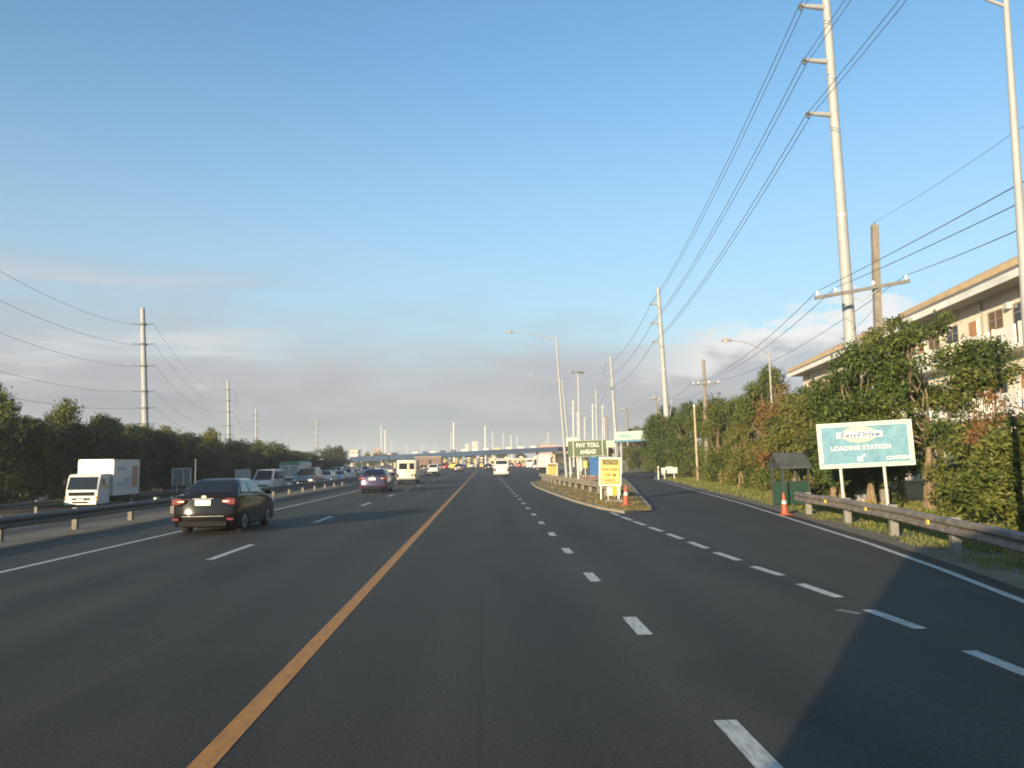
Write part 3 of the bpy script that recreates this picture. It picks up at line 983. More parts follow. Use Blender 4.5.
plant(big, 15.75, 28.8, 1.05, 1.06)
plant(dry, *P(775, 470, 44)[:2], 1.1, 1.12)
plant(rnd, 20.4, 91, 1.05, 1.2)
plant(ylw, *P(868, 500, 24.6)[:2], 0.8)
random.seed(9)
placed = [  # proto, px, depth, s, sz, label
    (mids[0], 868, 28.7, 0.85, 0.92, 'leafy tree directly behind the teal banner'),
    (mids[1], 832, 32, 1.05, 0.84, 'leafy tree left of the teal banner, in front of the cream apartment block'),
    (mids[1], 797, 40, 0.95, 0.85, 'olive green tree behind the guard hut roof'),
    (mids[0], 757, 53, 0.95, 1.08, 'loose crowned tree left of the withered rust brown tree'),
    (mids[2], 730, 62, 1.0, 1.2, 'green tree right of the wooden crossarm pole above the shrubs'),
    (mids[1], 741, 51, 0.7, 0.7, 'low olive tree with twiggy stems left of the guard hut'),
    (mids[2], 712, 74, 1.1, 1.4, 'dark green tree right of the thin bare roadside pole'),
    (mids[0], 690, 86, 1.1, 1.25, 'tall green tree behind the thin bare roadside pole'),
    (mids[0], 898, 34, 0.9, 1.0, 'leafy tree under the near apartment balcony'),
    (mids[1], 785, 58, 1.1, 1.10, 'tall olive tree behind the curved street lamp'),
    (mids[0], 812, 50, 1.0, 1.0, 'high tree hiding the far end of the apartment block'),
    (mids[2], 738, 88, 1.4, 1.55, 'far tree showing above the row right of the wooden crossarm pole'),
    (mids[0], 668, 106, 1.5, 1.4, 'broad tree far behind the dense round tree'),
    (mids[2], 655, 124, 1.5, 1.30, 'far bushy tree right of the overhead teal gantry sign'),
    (mids[1], 638, 158, 1.7, 1.4, 'far tree rising above the overhead teal gantry sign'),
    (mids[0], 622, 168, 1.5, 1.15, 'far tree behind the left end of the overhead teal gantry sign'),
    (mids[2], 640, 140, 1.0, 0.8, 'small tree under the overhead teal gantry sign'),
    (mids[1], 627, 134, 0.8, 0.70, 'lit low tree under the left half of the overhead teal gantry sign'),
    (mids[2], 652, 130, 0.9, 0.80, 'low dark tree under the right end of the overhead teal gantry sign'),
]
placed += [
    (mids[0], 843, 30.5, 0.8, 0.80, 'narrow tree behind the upper left corner of the teal banner'),
    (mids[0], 775, 50, 0.9, 1.18, 'leafy tree right of the withered rust brown tree'),
    (mids[1], 722, 58, 0.8, 1.02, 'thin olive tree on the verge left of the wooden crossarm pole trees'),
    (mids[2], 806, 42, 0.9, 0.90, 'fresh green tree above the guard hut, right of the curved street lamp'),
]
for p, px, d, s, sz, lab in placed:
    q = P(px, 480, d)
    plant(p, q.x, d, s, sz, lab, RG)
shrubs = [
    (shr[2], 1018, 19.5, 1.0, 0.90, 'dense shrub at the right frame edge behind the guard rail'),
    (shr[2], 1000, 23.0, 1.0, 0.95, 'olive shrub right of the pale forked stems behind the guard rail'),
    (shr[2], 968, 27.0, 1.0, 0.95, 'shrub between the apartment wall and the guard rail, beside the pale forked stems'),
    (shr[3], 990, 21.6, 0.85, 1.22, 'shrub with withered orange tips at the right, before the apartment wall'),
    (shr[0], 1062, 19.5, 1.2, 1.0, 'tall shrub cut by the right frame edge'),
    (shr[0], 864, 31.5, 0.9, 0.75, 'low dark shrub between the two banner posts'),
    (shr[0], 823, 34, 0.9, 0.9, 'dark shrub between the guard hut and the left banner post'),
    (shr[1], 766, 46, 0.85, 0.95, 'tangled shrub just left of the guard hut'),
    (shr[0], 750, 51, 0.9, 0.85, 'shrub at the foot of the trees left of the guard hut'),
    (shr[1], 734, 57, 1.1, 0.95, 'olive shrub on the verge below the wooden crossarm pole'),
    (shr[0], 721, 66, 1.1, 0.95, 'shrub right of the thin bare roadside pole base'),
    (shr[1], 708, 74, 1.1, 0.9, 'low olive shrub beside the thin bare roadside pole base'),
    (shr[0], 692, 86, 1.2, 0.9, 'shrub between the round tree and the thin bare pole'),
]
for p, px, d, s, sz, lab in shrubs:
    q = P(px, 480, d)
    plant(p, q.x, d, s, sz, lab, 'shrubs along the right verge')


# grass
def grass(name, pts_fn, n, h, m, wd=0.012):
    c = pts_fn(n)
    n = len(c)
    a = rng.random(n) * 6.28
    hh = h * (0.4 + 0.9 * rng.random(n)) * (1.0 + 0.55 * np.sin(c[:, 0] * 2.3 + c[:, 1] * 0.8) * np.sin(c[:, 1] * 1.3 - c[:, 0]))
    lean = rng.normal(size=(n, 2)) * 0.35 * hh[:, None]
    wv = np.stack([np.cos(a), np.sin(a), 0 * a], 1) * wd * (0.6 + rng.random(n))[:, None]
    tip = c + np.concatenate([lean, hh[:, None]], 1)
    mid = c + np.concatenate([lean * 0.35, hh[:, None] * 0.6], 1)
    v = np.stack([c - wv, c + wv, mid + wv * 0.8, tip, mid - wv * 0.8], 1).reshape(-1, 3)
    me = bpy.data.meshes.new(name)
    me.vertices.add(5 * n); me.vertices.foreach_set('co', v.astype('f').ravel())
    me.loops.add(5 * n); me.loops.foreach_set('vertex_index', np.arange(5 * n, dtype='i'))
    me.polygons.add(n); me.polygons.foreach_set('loop_start', np.arange(0, 5 * n, 5, dtype='i'))
    me.update(calc_edges=True)
    me.materials.append(m)
    o = bpy.data.objects.new(name, me); C.objects.link(o)
    return struct(o, 'stuff')


ex = np.array([p.x for p in edge]); ey = np.array([p.y for p in edge])


def verge_pts(n):
    yv = 3 + 90 * rng.random(n) ** 1.9
    tuft = np.sin(yv * 1.7) * 0.25 + np.sin(yv * 0.63 + 1) * 0.2
    u = rng.random(n) ** 0.8
    x = np.interp(yv, ey, ex) + 0.82 + tuft * 0.5 + u * (5.4 + 0.03 * yv)
    keep = (np.sin(x * 3.1 + yv * 0.9) + np.sin(x * 1.3 - yv * 1.7) + rng.normal(size=n) * 0.8) > -0.75
    return np.stack([x, yv, np.full(n, -0.02)], 1)[keep]


def isle_pts(n):
    out = []
    bl_y = np.array([p.y for p in isl_l] + [q[1] for q in lft]); bl_x = np.array([p.x for p in isl_l] + [q[0] for q in lft])
    br_y = np.array([p.y for p in isl_r] + [q[1] for q in isl_far]); br_x = np.array([p.x for p in isl_r] + [q[0] for q in isl_far])
    yv = 29.5 + 80 * rng.random(n) ** 1.6
    u = rng.random(n)
    a = np.interp(yv, bl_y, bl_x) + 0.25; b = np.interp(yv, br_y, br_x) - 0.25
    x = a + (b - a) * u
    keep = (np.sin(x * 4.1 + yv * 0.7) + rng.normal(size=n) * 0.9) > -0.4
    return np.stack([x, yv, np.full(n, 0.055)], 1)[keep]


grass('grass', verge_pts, 150000, 0.105, M_GRASS, 0.010)
grass('dry_grass', isle_pts, 22000, 0.085, M_GRASS_DRY, 0.012)

# ------------------------------------------------------------------ poles and wires
LEAN = -0.022


def wire(label, a, b, sag, r=0.016, group=None, n=22):
    a, b = Vector(a), Vector(b)
    pts = []
    for i in range(n + 1):
        t = i / n
        p = a.lerp(b, t); p.z -= sag * 4 * t * (1 - t)
        pts.append(p)
    o = MB().tube(pts, r, 5).build('power_line', M_WIRE)
    return tag(o, label, 'power line', group)


# right steel monopoles, three arms each
def steel_pole(label, base, top, r0, r1, arms, arm_len, group):
    base, top = Vector(base), Vector(top)
    t = thing('steel_power_pole', label, 'power pole', base, 0, group)
    up = top - base
    mb = MB().bar((0, 0, -0.2), up, r0, r1, 12)
    mb.build('shaft', M_POLE, t)
    for k in range(1, 4):
        p = up * (k / 4.0)
        rr_ = r0 + (r1 - r0) * k / 4 + 0.012
        MB().bar(p - Vector((0, 0, 0.06)), p + Vector((0, 0, 0.06)), rr_, rr_, 12).build('joint_band', M_STEEL, t)
    tips = []
    for z in arms:
        f = (z - base.z) / up.z
        p = up * f
        tip = p + Vector((-arm_len, -0.15, 0.0))
        MB().bar(p, tip, 0.13 * r0 / 0.33 + 0.02, 0.07 * r0 / 0.33 + 0.02, 8).build('arm', M_POLE, t)
        MB().bar(tip - Vector((0, 0.12, 0)), tip + Vector((0, 0.12, 0)), 0.07, 0.07, 6).bar(tip, tip - Vector((0, 0, .18)), .05, .05, 6).build('insulator', M_GREYBOARD, t)
        tips.append(base + tip + Vector((0, 0, -0.1)))
    return tips


RP = 'steel power poles along the right side'
b1, t1 = P(856, 415, 31.5), P(822, -55, 31.5)
b1 = b1 + (b1 - t1).normalized() * (b1.z / 1.0)
d1 = 31.5
def arm_z(px, py, Y): return P(px, py, Y).z
tips1 = steel_pole('thick pale steel power pole with three left arms in front of the apartment block', b1, t1, 0.265, 0.15, [arm_z(825, 8, d1), arm_z(831, 62, d1), arm_z(836, 115, d1)], 1.15, RP)
b2, t2 = P(669, 452, 91), P(658, 288, 91)
tips2 = steel_pole('pale steel power pole with three arms rising behind the dense round tree', b2, t2, 0.36, 0.20, [P(659, 304, 91).z, P(661, 323, 91).z, P(663, 342, 91).z], 1.0, RP)
b3, t3 = P(617, 455, 151), P(610.5, 356, 151)
tips3 = steel_pole('slim pale steel power pole above the overhead teal gantry sign', b3, t3, 0.36, 0.20, [P(611, 364, 151).z, P(612, 375, 151).z, P(613, 386, 151).z], 1.0, RP)
b4, t4 = P(597.5, 455, 211), P(596, 389, 211)
tips4 = steel_pole('far pale steel power pole, next beyond the one above the gantry sign', b4, t4, 0.36, 0.22, [P(596, 394, 211).z, P(596, 402, 211).z, P(596, 409, 211).z], 1.0, RP)
b0, t0 = Vector((8.8, -28, 0)), Vector((8.2, -28, 21))
tips0 = [Vector((6.75, -28, z)) for z in (18.5, 16.5, 14.5)]
steel_pole('steel power pole standing behind the viewpoint on the right', b0, t0, 0.34, 0.19, (18.5, 16.5, 14.5), 1.15, RP)
lev = ('top', 'middle', 'lowest')
for k in range(3):
    for s in (-0.11, 0.11):
        o = Vector((s, 0, -0.02))
        wire('dark conductor of the %s pair overhead on the near side of the thick steel pole' % lev[k], tips0[k] + o, tips1[k] + o, 0.9, 0.013, 'overhead conductors on the right, %s pair near' % lev[k])
        wire('dark conductor of the %s pair between the thick and the second right steel poles' % lev[k], tips1[k] + o, tips2[k] + o, 0.9, 0.017, 'overhead conductors on the right, %s pair middle' % lev[k])
    wire('dark sagging conductor from the %s arm of the second right steel pole going away' % lev[k], tips2[k], tips3[k], 1.4, 0.024)
    wire('faint far conductor from the %s arm of the slim steel pole by the gantry sign' % lev[k], tips3[k], tips4[k], 1.4, 0.024)


# wooden / square poles with cross-arms
def cross_pole(label, base, top, r, arm_z, arm_l, arm_r, square=True, group='crossarm poles on the right'):
    base, top = Vector(base), Vector(top)
    t = thing('crossarm_pole', label, 'utility pole', base, 0, group)
    up = top - base
    if square:
        vs = []
        for p, q in ((Vector((0, 0, -0.2)), r * 1.25), (up, r)):
            vs += [p + Vector(v) * q for v in ((-1, -1, 0), (1, -1, 0), (1, 1, 0), (-1, 1, 0))]
        MB().add(vs, [(0, 1, 5, 4), (1, 2, 6, 5), (2, 3, 7, 6), (3, 0, 4, 7), (4, 5, 6, 7)]).build('shaft', M_WOOD, t, bevel=0.02)
    else:
        MB().bar((0, 0, -0.2), up, r * 1.3, r, 8).build('shaft', M_WOOD, t)
    MB().bar(up, up + Vector((0, 0, 0.12)), 0.045, 0.03, 8).build('insulator', M_GREYBOARD, t)
    al, ar = Vector(arm_l) - base, Vector(arm_r) - base
    off = Vector((0, -r - 0.06, 0))
    MB().bar(al + off, ar + off, 0.085, 0.085, 4).build('crossarm', mat('grey_crossarm', (0.17, 0.16, 0.145), 0.8), t, bevel=0.01)
    mid = (al + ar) / 2
    ax = (ar - al)
    for f in (0.3, 0.72):
        MB().bar(al + ax * f + off * 1.3, mid + Vector((0, -r - 0.02, -0.45)), 0.018, 0.018, 5).build('brace', M_STEEL, t)
    tips = []
    for f in (0.03, 0.22, 0.62, 0.97):
        p = al + ax * f + off + Vector((0, 0, 0.05))
        mb = MB().bar(p, p + Vector((0, 0, 0.07)), 0.02, 0.02, 6).bar(p + Vector((0, 0, 0.06)), p + Vector((0, 0, 0.13)), 0.075, 0.06, 8).bar(p + Vector((0, 0, 0.13)), p + Vector((0, 0, 0.2)), 0.055, 0.035, 8)
        mb.build('insulator', M_CERAMIC, t)
        tips.append(base + p + Vector((0, 0, 0.2)))
    return tips, base + up


ub, ut = P(883, 480, 30), P(874.5, 225, 30)
ub = ub + (ub - ut) * (ub.z / (ut.z - ub.z))
ct1, top1 = cross_pole('weathered square pole with long crossarm beside the thick steel pole', ub, ut, 0.115, 0, P(813, 299, 30), P(907, 282, 30))
vb, vt = P(707, 460, 70), P(703.5, 360, 70)
ct2, top2 = cross_pole('wooden crossarm pole rising from the trees right of the second steel pole', vb, vt, 0.14, 0, P(692, 385, 70), P(718.5, 383.5, 70), False)
wb_, wt_ = P(658, 460, 120), P(656, 398, 120)
ct3, top3 = cross_pole('small far crossarm pole left of the second steel pole', wb_, wt_, 0.15, 0, P(649, 399.5, 120), P(664, 398, 120), False)
xb, xt = P(628, 460, 145), P(627, 408, 145)
ct4, top4 = cross_pole('small far crossarm pole above the gantry sign trees', xb, xt, 0.17, 0, P(620, 410, 145), P(635, 409, 145), False)
xb, xt = P(608, 460, 180), P(607, 415, 180)
cross_pole('thin distant crossarm pole right of the slim steel pole', xb, xt, 0.18, 0, P(602, 417.5, 180), P(612, 416.8, 180), False)
ends = [P(1075, 153, 12), P(1075, 176, 12), None, P(1075, 205, 12)]
for k, nm in ((0, 'upper'), (1, 'middle'), (3, 'lower')):
    wire('%s thin wire from the long crossarm rising to the right frame edge' % nm, ct1[k], ends[k], 0.05, 0.011)
for k, nm in ((0, 'leftmost'), (1, 'second'), (3, 'rightmost')):
    wire('thin wire from the %s insulator of the long crossarm down to the far wooden pole' % nm, ct1[k], ct2[min(k, 3)], 0.7, 0.013)
for k in (0, 3):
    wire('faint wire between the wooden crossarm pole and the small far crossarm pole', ct2[k], ct3[k], 1.0, 0.016, 'faint wires between the far crossarm poles')
wire('faint thin wire from the top of the square pole to the upper right', top1 + Vector((0, 0, .12)), P(1060, 100, 15), 0.1, 0.006)
wire('slack guy wire hanging between the square pole and the roof edge', P(880, 300, 30.3), P(852, 330, 31.3), 0.1, 0.008)
# thin bare pole on the verge
tb, tt = G(698, 481), None
tt = P(694, 404, tb.y)
t = thing('bare_pole', 'thin bare wooden pole on the right verge in front of the trees', 'pole', tb)
MB().bar((0, 0, -.1), tt - tb, 0.10, 0.075, 8).build('shaft', mat('pale_pole_wood', (0.42, 0.33, 0.22), 0.9, var=0.25, scale=6), t)
MB().bar((tt - tb) * 0.97, (tt - tb) * 0.985, 0.1, 0.1, 8).build('band', M_STEEL, t)

# left steel monopoles
LP = 'steel power poles along the left side'
ML = []
lpx = [((142.5, 308), (147, 470), 94, 'tall pale steel power pole with six wires at the left'), ((228, 381), (229.5, 470), 177, 'second pale steel power pole on the left, above the dark belt'),
       ((256, 408.5), (256.5, 468), 262, 'third pale steel pole on the left, above the lighter trees'), ((316.8, 420), (316.5, 468), 335, 'thin pale steel pole left of the rounded trees'),
       ((288, 436), (288, 466), 520, 'very short looking far steel pole between the third and fourth left poles')]
for (tp, bp, d, lab) in lpx:
    base, top = P(bp[0], bp[1], d), P(tp[0], tp[1], d)
    base = Vector((base.x, d, -0.1))
    t = thing('steel_power_pole', lab, 'power pole', base, 0, LP)
    up = top - base
    MB().bar((0, 0, 0), up, 0.42, 0.25, 12).build('shaft', M_POLE, t)
    lv = []
    for k, f in enumerate((0.905, 0.79, 0.665, 0.52, 0.425, 0.335)):
        p = up * f
        for s in (-1, 1):
            MB().bar(p, p + Vector((s * 1.25, 0, 0.06)), 0.07, 0.055, 6).build('insulator_arm', M_GREYBOARD, t)
        MB().bar(p - Vector((0, 0, .12)), p + Vector((0, 0, .12)), .41, .41, 10).build('clamp_band', M_GREYBOARD, t)
        lv.append(base + p)
    ML.append(lv)
nmw = ('highest', 'second', 'third', 'fourth', 'fifth', 'lowest')
for k in range(6):
    a = ML[0][k] + Vector((-1.25, 0, 0))
    b = Vector((-24.3, 11, a.z))
    wire('%s of the six wires from the tall left steel pole to the left frame edge' % nmw[k], b, a, 2.8 - 0.28 * k, 0.014)
    wire('%s sagging wire between the first and second left steel poles' % nmw[k], ML[0][k] + Vector((1.25, 0, 0)), ML[1][k] + Vector((-1.25, 0, 0)), 2.2 - 0.15 * k, 0.015)
    if k < 3:
        wire('%s faint wire between the second and third left steel poles' % nmw[k], ML[1][k] + Vector((1.25, 0, 0)), ML[2][k] + Vector((-1.25, 0, 0)), 2.2, 0.024)

# far slim poles and masts above the toll plaza
far = [(381, 426, 455), (385, 430, 455), (391.5, 441, 455), (359, 445, 458), (364.5, 446, 458), (423.5, 443, 455), (421, 444, 455), (453.5, 422, 452), (451, 432, 452), (485, 426, 452), (492.5, 431, 450), (503, 433, 450), (511, 435, 450), (517, 436, 450), (548, 432, 448), (573, 400, 450), (577.5, 412, 450), (584.5, 417, 450), (592.5, 403.5, 450), (602.5, 405, 450), (604, 417, 450), (407, 444, 455), (436, 444, 453), (545.5, 440, 448)]
pole_proto = None
for i, (px, py, pb) in enumerate(far):
    Ht = 20.0
    hor = 462 - 0.013 * (px - 485)
    d = (Ht - CAM_H) * F / (hor - py)
    base = P(px + 0.7, hor, d); base.z = -0.1
    top = P(px, py, d)
    lab = 'slim pale pole rising far behind the blue toll canopy' if px < 560 else 'slim pale pole rising behind the green overhead toll sign'
    t = thing('far_pole', lab, 'pole', base, 0, 'far poles behind the toll canopy' if px < 560 else 'far poles behind the green toll sign')
    fat = 0.42 if px in (385, 453.5, 485, 511) else 0.25
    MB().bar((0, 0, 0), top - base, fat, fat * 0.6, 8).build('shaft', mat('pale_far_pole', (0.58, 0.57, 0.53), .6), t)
    mb = MB()
    for f in (0.96, 0.88, 0.80):
        p = (top - base) * f
        mb.bar(p - Vector((0.9, 0, 0)), p + Vector((0.9, 0, 0)), 0.09, 0.09, 5)
    mb.build('crossarm', M_STEEL, t)
# floodlight mast
fb, ft = G(582, 472), None
fd = 140
fb = P(581, 468, fd); fb.z = 0.0
ft = P(578, 373, fd)
t = thing('floodlight_mast', 'floodlight mast with lamp cluster on top above the green toll sign', 'light mast', fb)
MB().bar((0, 0, 0), ft - fb, 0.28, 0.16, 10).build('mast', M_POLE, t)
MB().bar(ft - fb - Vector((0.9, 0, 0)), ft - fb + Vector((0.9, 0, 0)), 0.07, 0.07, 6).bar(ft - fb - Vector((0, .9, 0)), ft - fb + Vector((0, .9, 0)), 0.07, 0.07, 6).build('crossbar', M_STEEL, t)
for k in range(4):
    a = k * math.pi / 2
    c = ft - fb + Vector((math.cos(a) * 0.85, math.sin(a) * 0.85, 0.12))
    MB().box(c, (0.55, 0.45, 0.32), Matrix.Rotation(a, 3, 'Z')).build('floodlight', M_GREYBOARD, t, bevel=0.04)


# street lamps
def street_lamp(label, base, top, arm_to, r0, r1, group, m=M_POLE, head=0.7, bow=0.25):
    base, top, arm_to = Vector(base), Vector(top), Vector(arm_to)
    t = thing('street_lamp', label, 'street lamp', base, 0, group)
    up = top - base
    MB().bar((0, 0, -0.15), up, r0, r1, 12).build('pole', m, t)
    MB().bar((0, 0, 0), (0, 0, 0.06), r0 * 2.4, r0 * 2.4, 8).build('base_plate', M_STEEL, t)
    a = up * 0.985
    e = arm_to - base
    pts = []
    for i in range(9):
        u = i / 8
        p = a.lerp(e, u); p.z += bow * math.sin(math.pi * u) * 1.0
        pts.append(p)
    MB().tube(pts, r1 * 0.62, 8, r1 * 0.4).build('arm', m, t)
    d = (pts[-1] - pts[-2]).normalized()
    s = Vector((-d.y, d.x, 0)).normalized()
    u_ = d.cross(s) * -1
    if u_.z < 0:
        u_ = -u_
    vs = []
    for f, w_, h0, h1 in ((-0.05, 0.07, -0.05, 0.06), (0.25, 0.16, -0.09, 0.10), (0.7, 0.17, -0.08, 0.09), (1.0, 0.08, -0.03, 0.04)):
        for sx, hh in ((-1, h0), (1, h0), (0.7, h1), (-0.7, h1)):
            vs.append(pts[-1] + d * f * head + s * w_ * sx + Vector((0, 0, hh)))
    fs = [(4 * i + k, 4 * i + (k + 1) % 4, 4 * i + 4 + (k + 1) % 4, 4 * i + 4 + k) for i in range(3) for k in range(4)] + [(0, 1, 2, 3), (15, 14, 13, 12)]
    MB().add(vs, fs).build('lamp_head', mat('lamp_head_grey', (0.30, 0.30, 0.29), 0.5, 0.2), t, bevel=0.02)
    c = pts[-1] + d * 0.5 * head + Vector((0, 0, -0.10))
    MB().box(c, (0.3, 0.2, 0.06), Matrix.Rotation(math.atan2(d.y, d.x), 3, 'Z')).build('lens', M_CLEAR, t, bevel=0.02)
    return t


SL = 'street lamps'
lb = G(567, 481)
street_lamp('tall pale street lamp on the traffic island, its long arm over the road', lb, P(556, 337, lb.y), P(513, 332.5, lb.y), 0.145, 0.075, SL, bow=0.12)
d2 = 117
lb2 = P(571.5, 475, d2); lb2.z = 0.08
street_lamp('second street lamp on the island, just behind the tall nearest one', lb2, P(562, 380, d2), P(535, 375.5, d2), 0.19, 0.10, SL, bow=0.12)
d3 = 13.4
s0 = P(1037, 470, d3); top0 = P(1006, 2, d3)
s0 = s0 + (s0 - top0) * (s0.z / (top0.z - s0.z))
street_lamp('near street lamp pole at the right frame edge behind the guard rail', s0, top0 + Vector((0, 0, .06)), top0 + Vector((-1.7, 0.2, 1.5)), 0.10, 0.052, SL, bow=-0.25, head=0.6)
d4 = 46
lb4 = P(776, 480, d4); lb4.z = 0
street_lamp('curved arm street lamp among the trees above the guard hut', lb4, P(769, 353, d4), P(731, 340.5, d4), 0.075, 0.05, SL, mat('dull_lamp_steel', (0.32, 0.30, 0.27), 0.6, 0.2), 0.55, 0.22)
d5 = 100
lb5 = P(663, 470, d5); lb5.z = 0
street_lamp('far street lamp head beside the second right steel pole', lb5, P(672, 397.5, d5) , P(657, 396, d5), 0.09, 0.05, SL, head=0.7, bow=0.1)

# ------------------------------------------------------------------ signs
def board(parent, w_, h_, z, m, th=0.05, name='board', bevel=0.0, y=0.0, x=0.0):
    return box_part(name, m, parent, (x, y, z + h_ / 2), (w_, th, h_), bevel)


# teal banner on two posts
bd = 25.0
tl, tr, br, bl_ = P(818, 425, bd + 0.3), P(911, 420, bd - 0.3), P(915, 464, bd - 0.3), P(821, 468, bd + 0.3)
cx = (tl + tr + br + bl_) / 4
rzb = math.atan2(tr.y - tl.y, tr.x - tl.x)
W_ = (tr - tl).length; H_ = (tl - bl_).length
t = thing('roadside_billboard', 'faded teal EasyDrive loading station banner on two white posts', 'billboard', (cx.x + 0.075, cx.y, 0), rzb, None)
t.rotation_euler = (0, -0.040, rzb)
zc = cx.z
fr_ = MB()
for (c, s) in (((0, 0, zc + H_ / 2), (W_ + .06, .07, .06)), ((0, 0, zc - H_ / 2), (W_ + .06, .07, .06)), ((-W_ / 2, 0, zc), (.06, .07, H_ - .06)), ((W_ / 2, 0, zc), (.06, .07, H_ - .06))):
    fr_.box(c, s)
fr_.build('frame', M_SIGN_W, t)
# rippled vinyl
nx, nz = 48, 22
vs, fs = [], []
for j in range(nz + 1):
    for i in range(nx + 1):
        u, v = i / nx, j / nz
        rip = 0.012 * math.sin(11 * u + 6 * v) * math.sin(3.1 * v) + 0.035 * max(0, u - 0.6) * math.sin(26 * u - 15 * v) * math.sin(3.14 * v) * min(1, (1 - u) * 12)
        vs.append(((u - .5) * (W_ - .05), -0.012 + rip * 0.55, zc + (v - .5) * (H_ - .05)))
for j in range(nz):
    for i in range(nx):
        a = j * (nx + 1) + i
        fs.append((a, a + 1, a + nx + 2, a + nx + 1))
MB().add(vs, fs).build('banner', M_TEAL, t, smooth=80)
box_part('backing', M_GREYBOARD, t, (0, 0.045, zc), (W_ - .1, .02, H_ - .1))
edge_mb = MB()
for (c, s) in (((0, -.036, zc + H_ / 2 - .075), (W_ - .12, .006, .06)), ((0, -.036, zc - H_ / 2 + .075), (W_ - .12, .006, .05)), ((-W_ / 2 + .075, -.036, zc), (.05, .006, H_ - .24)), ((W_ / 2 - .085, -.036, zc), (.07, .006, H_ - .24))):
    edge_mb.box(c, s)
edge_mb.build('pale_border', M_TEAL_PALE, t)


def ellipse(name, rx, rz_, c, m, parent, y=-0.04, th=0.006, n=36):
    pts = [(c[0] + rx * math.cos(2 * math.pi * i / n), c[1] + rz_ * math.sin(2 * math.pi * i / n)) for i in range(n)]
    return MB().prism(pts, 'y', y - th / 2, y + th / 2).build(name, m, parent, smooth=0)


ox = -0.055 * W_
oz = zc + H_ * 0.235
ellipse('oval_emblem', W_ * 0.185, H_ * 0.185, (ox, oz), M_CREAM_OVAL, t, -0.036)
box_part('emblem_strip', mat('pale_strip', (0.70, 0.74, 0.68), 0.5), t, (ox - 0.0, -0.040, oz - 0.01), (W_ * 0.49, 0.006, H_ * 0.135))
text_part('lettering', 'EasyDrive', 0.21, mat('letter_navy', (0.05, 0.10, 0.20), 0.5), t, (ox, -0.046, oz - 0.01), 0.28, 0.006, 1.0, W_ * 0.43)
text_part('lettering', 'LOADING STATION', 0.19, M_LETTER_W, t, (ox, -0.042, zc - H_ * 0.075), 0.0, 0.005, 1.05, W_ * 0.64)
text_part('lettering', 'CANTEEN', 0.15, M_LETTER_W, t, (W_ * 0.335, -0.042, zc - H_ * 0.34), 0.0, 0.006, 1.0, W_ * 0.25)
ar = MB()
for pl in ([(-.11, -.11), (-.11, .03), (-.07, .045), (-.045, -.005), (.09, .11), (.13, .07), (-.005, -.045), (.05, -.07), (.035, -.11)],):
    ar.prism([(ox + a, zc - H_ * 0.30 + b) for a, b in pl], 'y', -0.045, -0.039)
ar.build('arrow', M_LETTER_W, t, smooth=0)
for (px0, px1) in ((838, 841.5), (881.5, 885)):
    u = (px0 - 818) / 93.0
    xx = (u - 0.5) * W_ + 0.0
    MB().bar((xx + 0.02, 0.09, -0.2), (xx, 0.09, zc + H_ * 0.40), 0.045, 0.045, 10).build('post', M_SIGN_W, t)

# PAY TOLL AHEAD
pd = G(577, 482).y
q0, q1 = P(569, 448, pd), P(607, 448, pd)
t = thing('toll_sign', 'dark green PAY TOLL AHEAD sign on pale posts on the island', 'road sign', ((q0.x + q1.x) / 2, pd, 0.08), R(-4), None, LEAN * 1.3)
sw = q1.x - q0.x
z0_, z1_ = P(588, 456.8, pd).z - .08, P(588, 440, pd).z - .08
board(t, sw, z1_ - z0_, z0_, M_SIGN_GREEN, 0.06)
for f in (-0.36, 0.40):
    box_part('divider', M_LETTER_W, t, (f * sw, -0.038, (z0_ + z1_) / 2), (0.05, 0.012, (z1_ - z0_) * 0.92))
bm_ = MB()
for (c, s) in (((0, -.036, z1_ - .05), (sw - .06, .01, .04)), ((0, -.036, z0_ + .05), (sw - .06, .01, .04))):
    bm_.box(c, s)
bm_.build('border', mat('sign_border', (0.38, 0.40, 0.33), 0.5), t)
hz_ = (z1_ - z0_)
text_part('lettering', 'PAY TOLL', 0.50, M_LETTER_W, t, (0.06, -0.045, z0_ + hz_ * 0.69), 0, 0.012, 1.05, sw * 0.60)
text_part('lettering', 'AHEAD', 0.50, M_LETTER_W, t, (0.06, -0.045, z0_ + hz_ * 0.29), 0, 0.012, 1.05, sw * 0.42)
text_part('lettering', '←', 0.4, M_LETTER_W, t, (-sw * 0.43, -0.045, z0_ + hz_ * 0.5)) if False else None
MB().bar((-sw * 0.26, 0.13, -0.1), (-sw * 0.26, 0.13, z1_ - .1), 0.10, 0.10, 8).build('post', M_SIGN_W, t)
MB().bar((sw * 0.42, 0.13, -0.1), (sw * 0.42, 0.13, z1_ - .1), 0.05, 0.05, 8).build('post', M_SIGN_W, t)
MB().bar((-sw * 0.46, 0.13, -0.1), (-sw * 0.46, 0.13, z1_ - .1), 0.05, 0.05, 8).build('post', M_SIGN_W, t)
# small panels behind it
def small_sign(name, label, cat, px0, py0, px1, py1, d, m, group=None, thick=0.05, mats2=None, post=True, zb=0.08):
    a, b = P(px0, (py0 + py1) / 2, d), P(px1, (py0 + py1) / 2, d)
    zt, zo = P((px0 + px1) / 2, py0, d).z, P((px0 + px1) / 2, py1, d).z
    t = thing(name, label, cat, ((a.x + b.x) / 2, d, zb), 0, group, LEAN)
    w_, h_ = b.x - a.x, zt - zo
    board(t, w_, h_, zo - zb, m, thick, 'board', 0.01)
    if post:
        for s in ((-0.3, 0.3) if w_ > 0.8 else (0,)):
            MB().bar((s * w_, thick, -0.15), (s * w_, thick, zt - zb - 0.05), 0.035, 0.035, 8).build('post', M_STEEL, t)
    return t, w_, h_, zo - zb


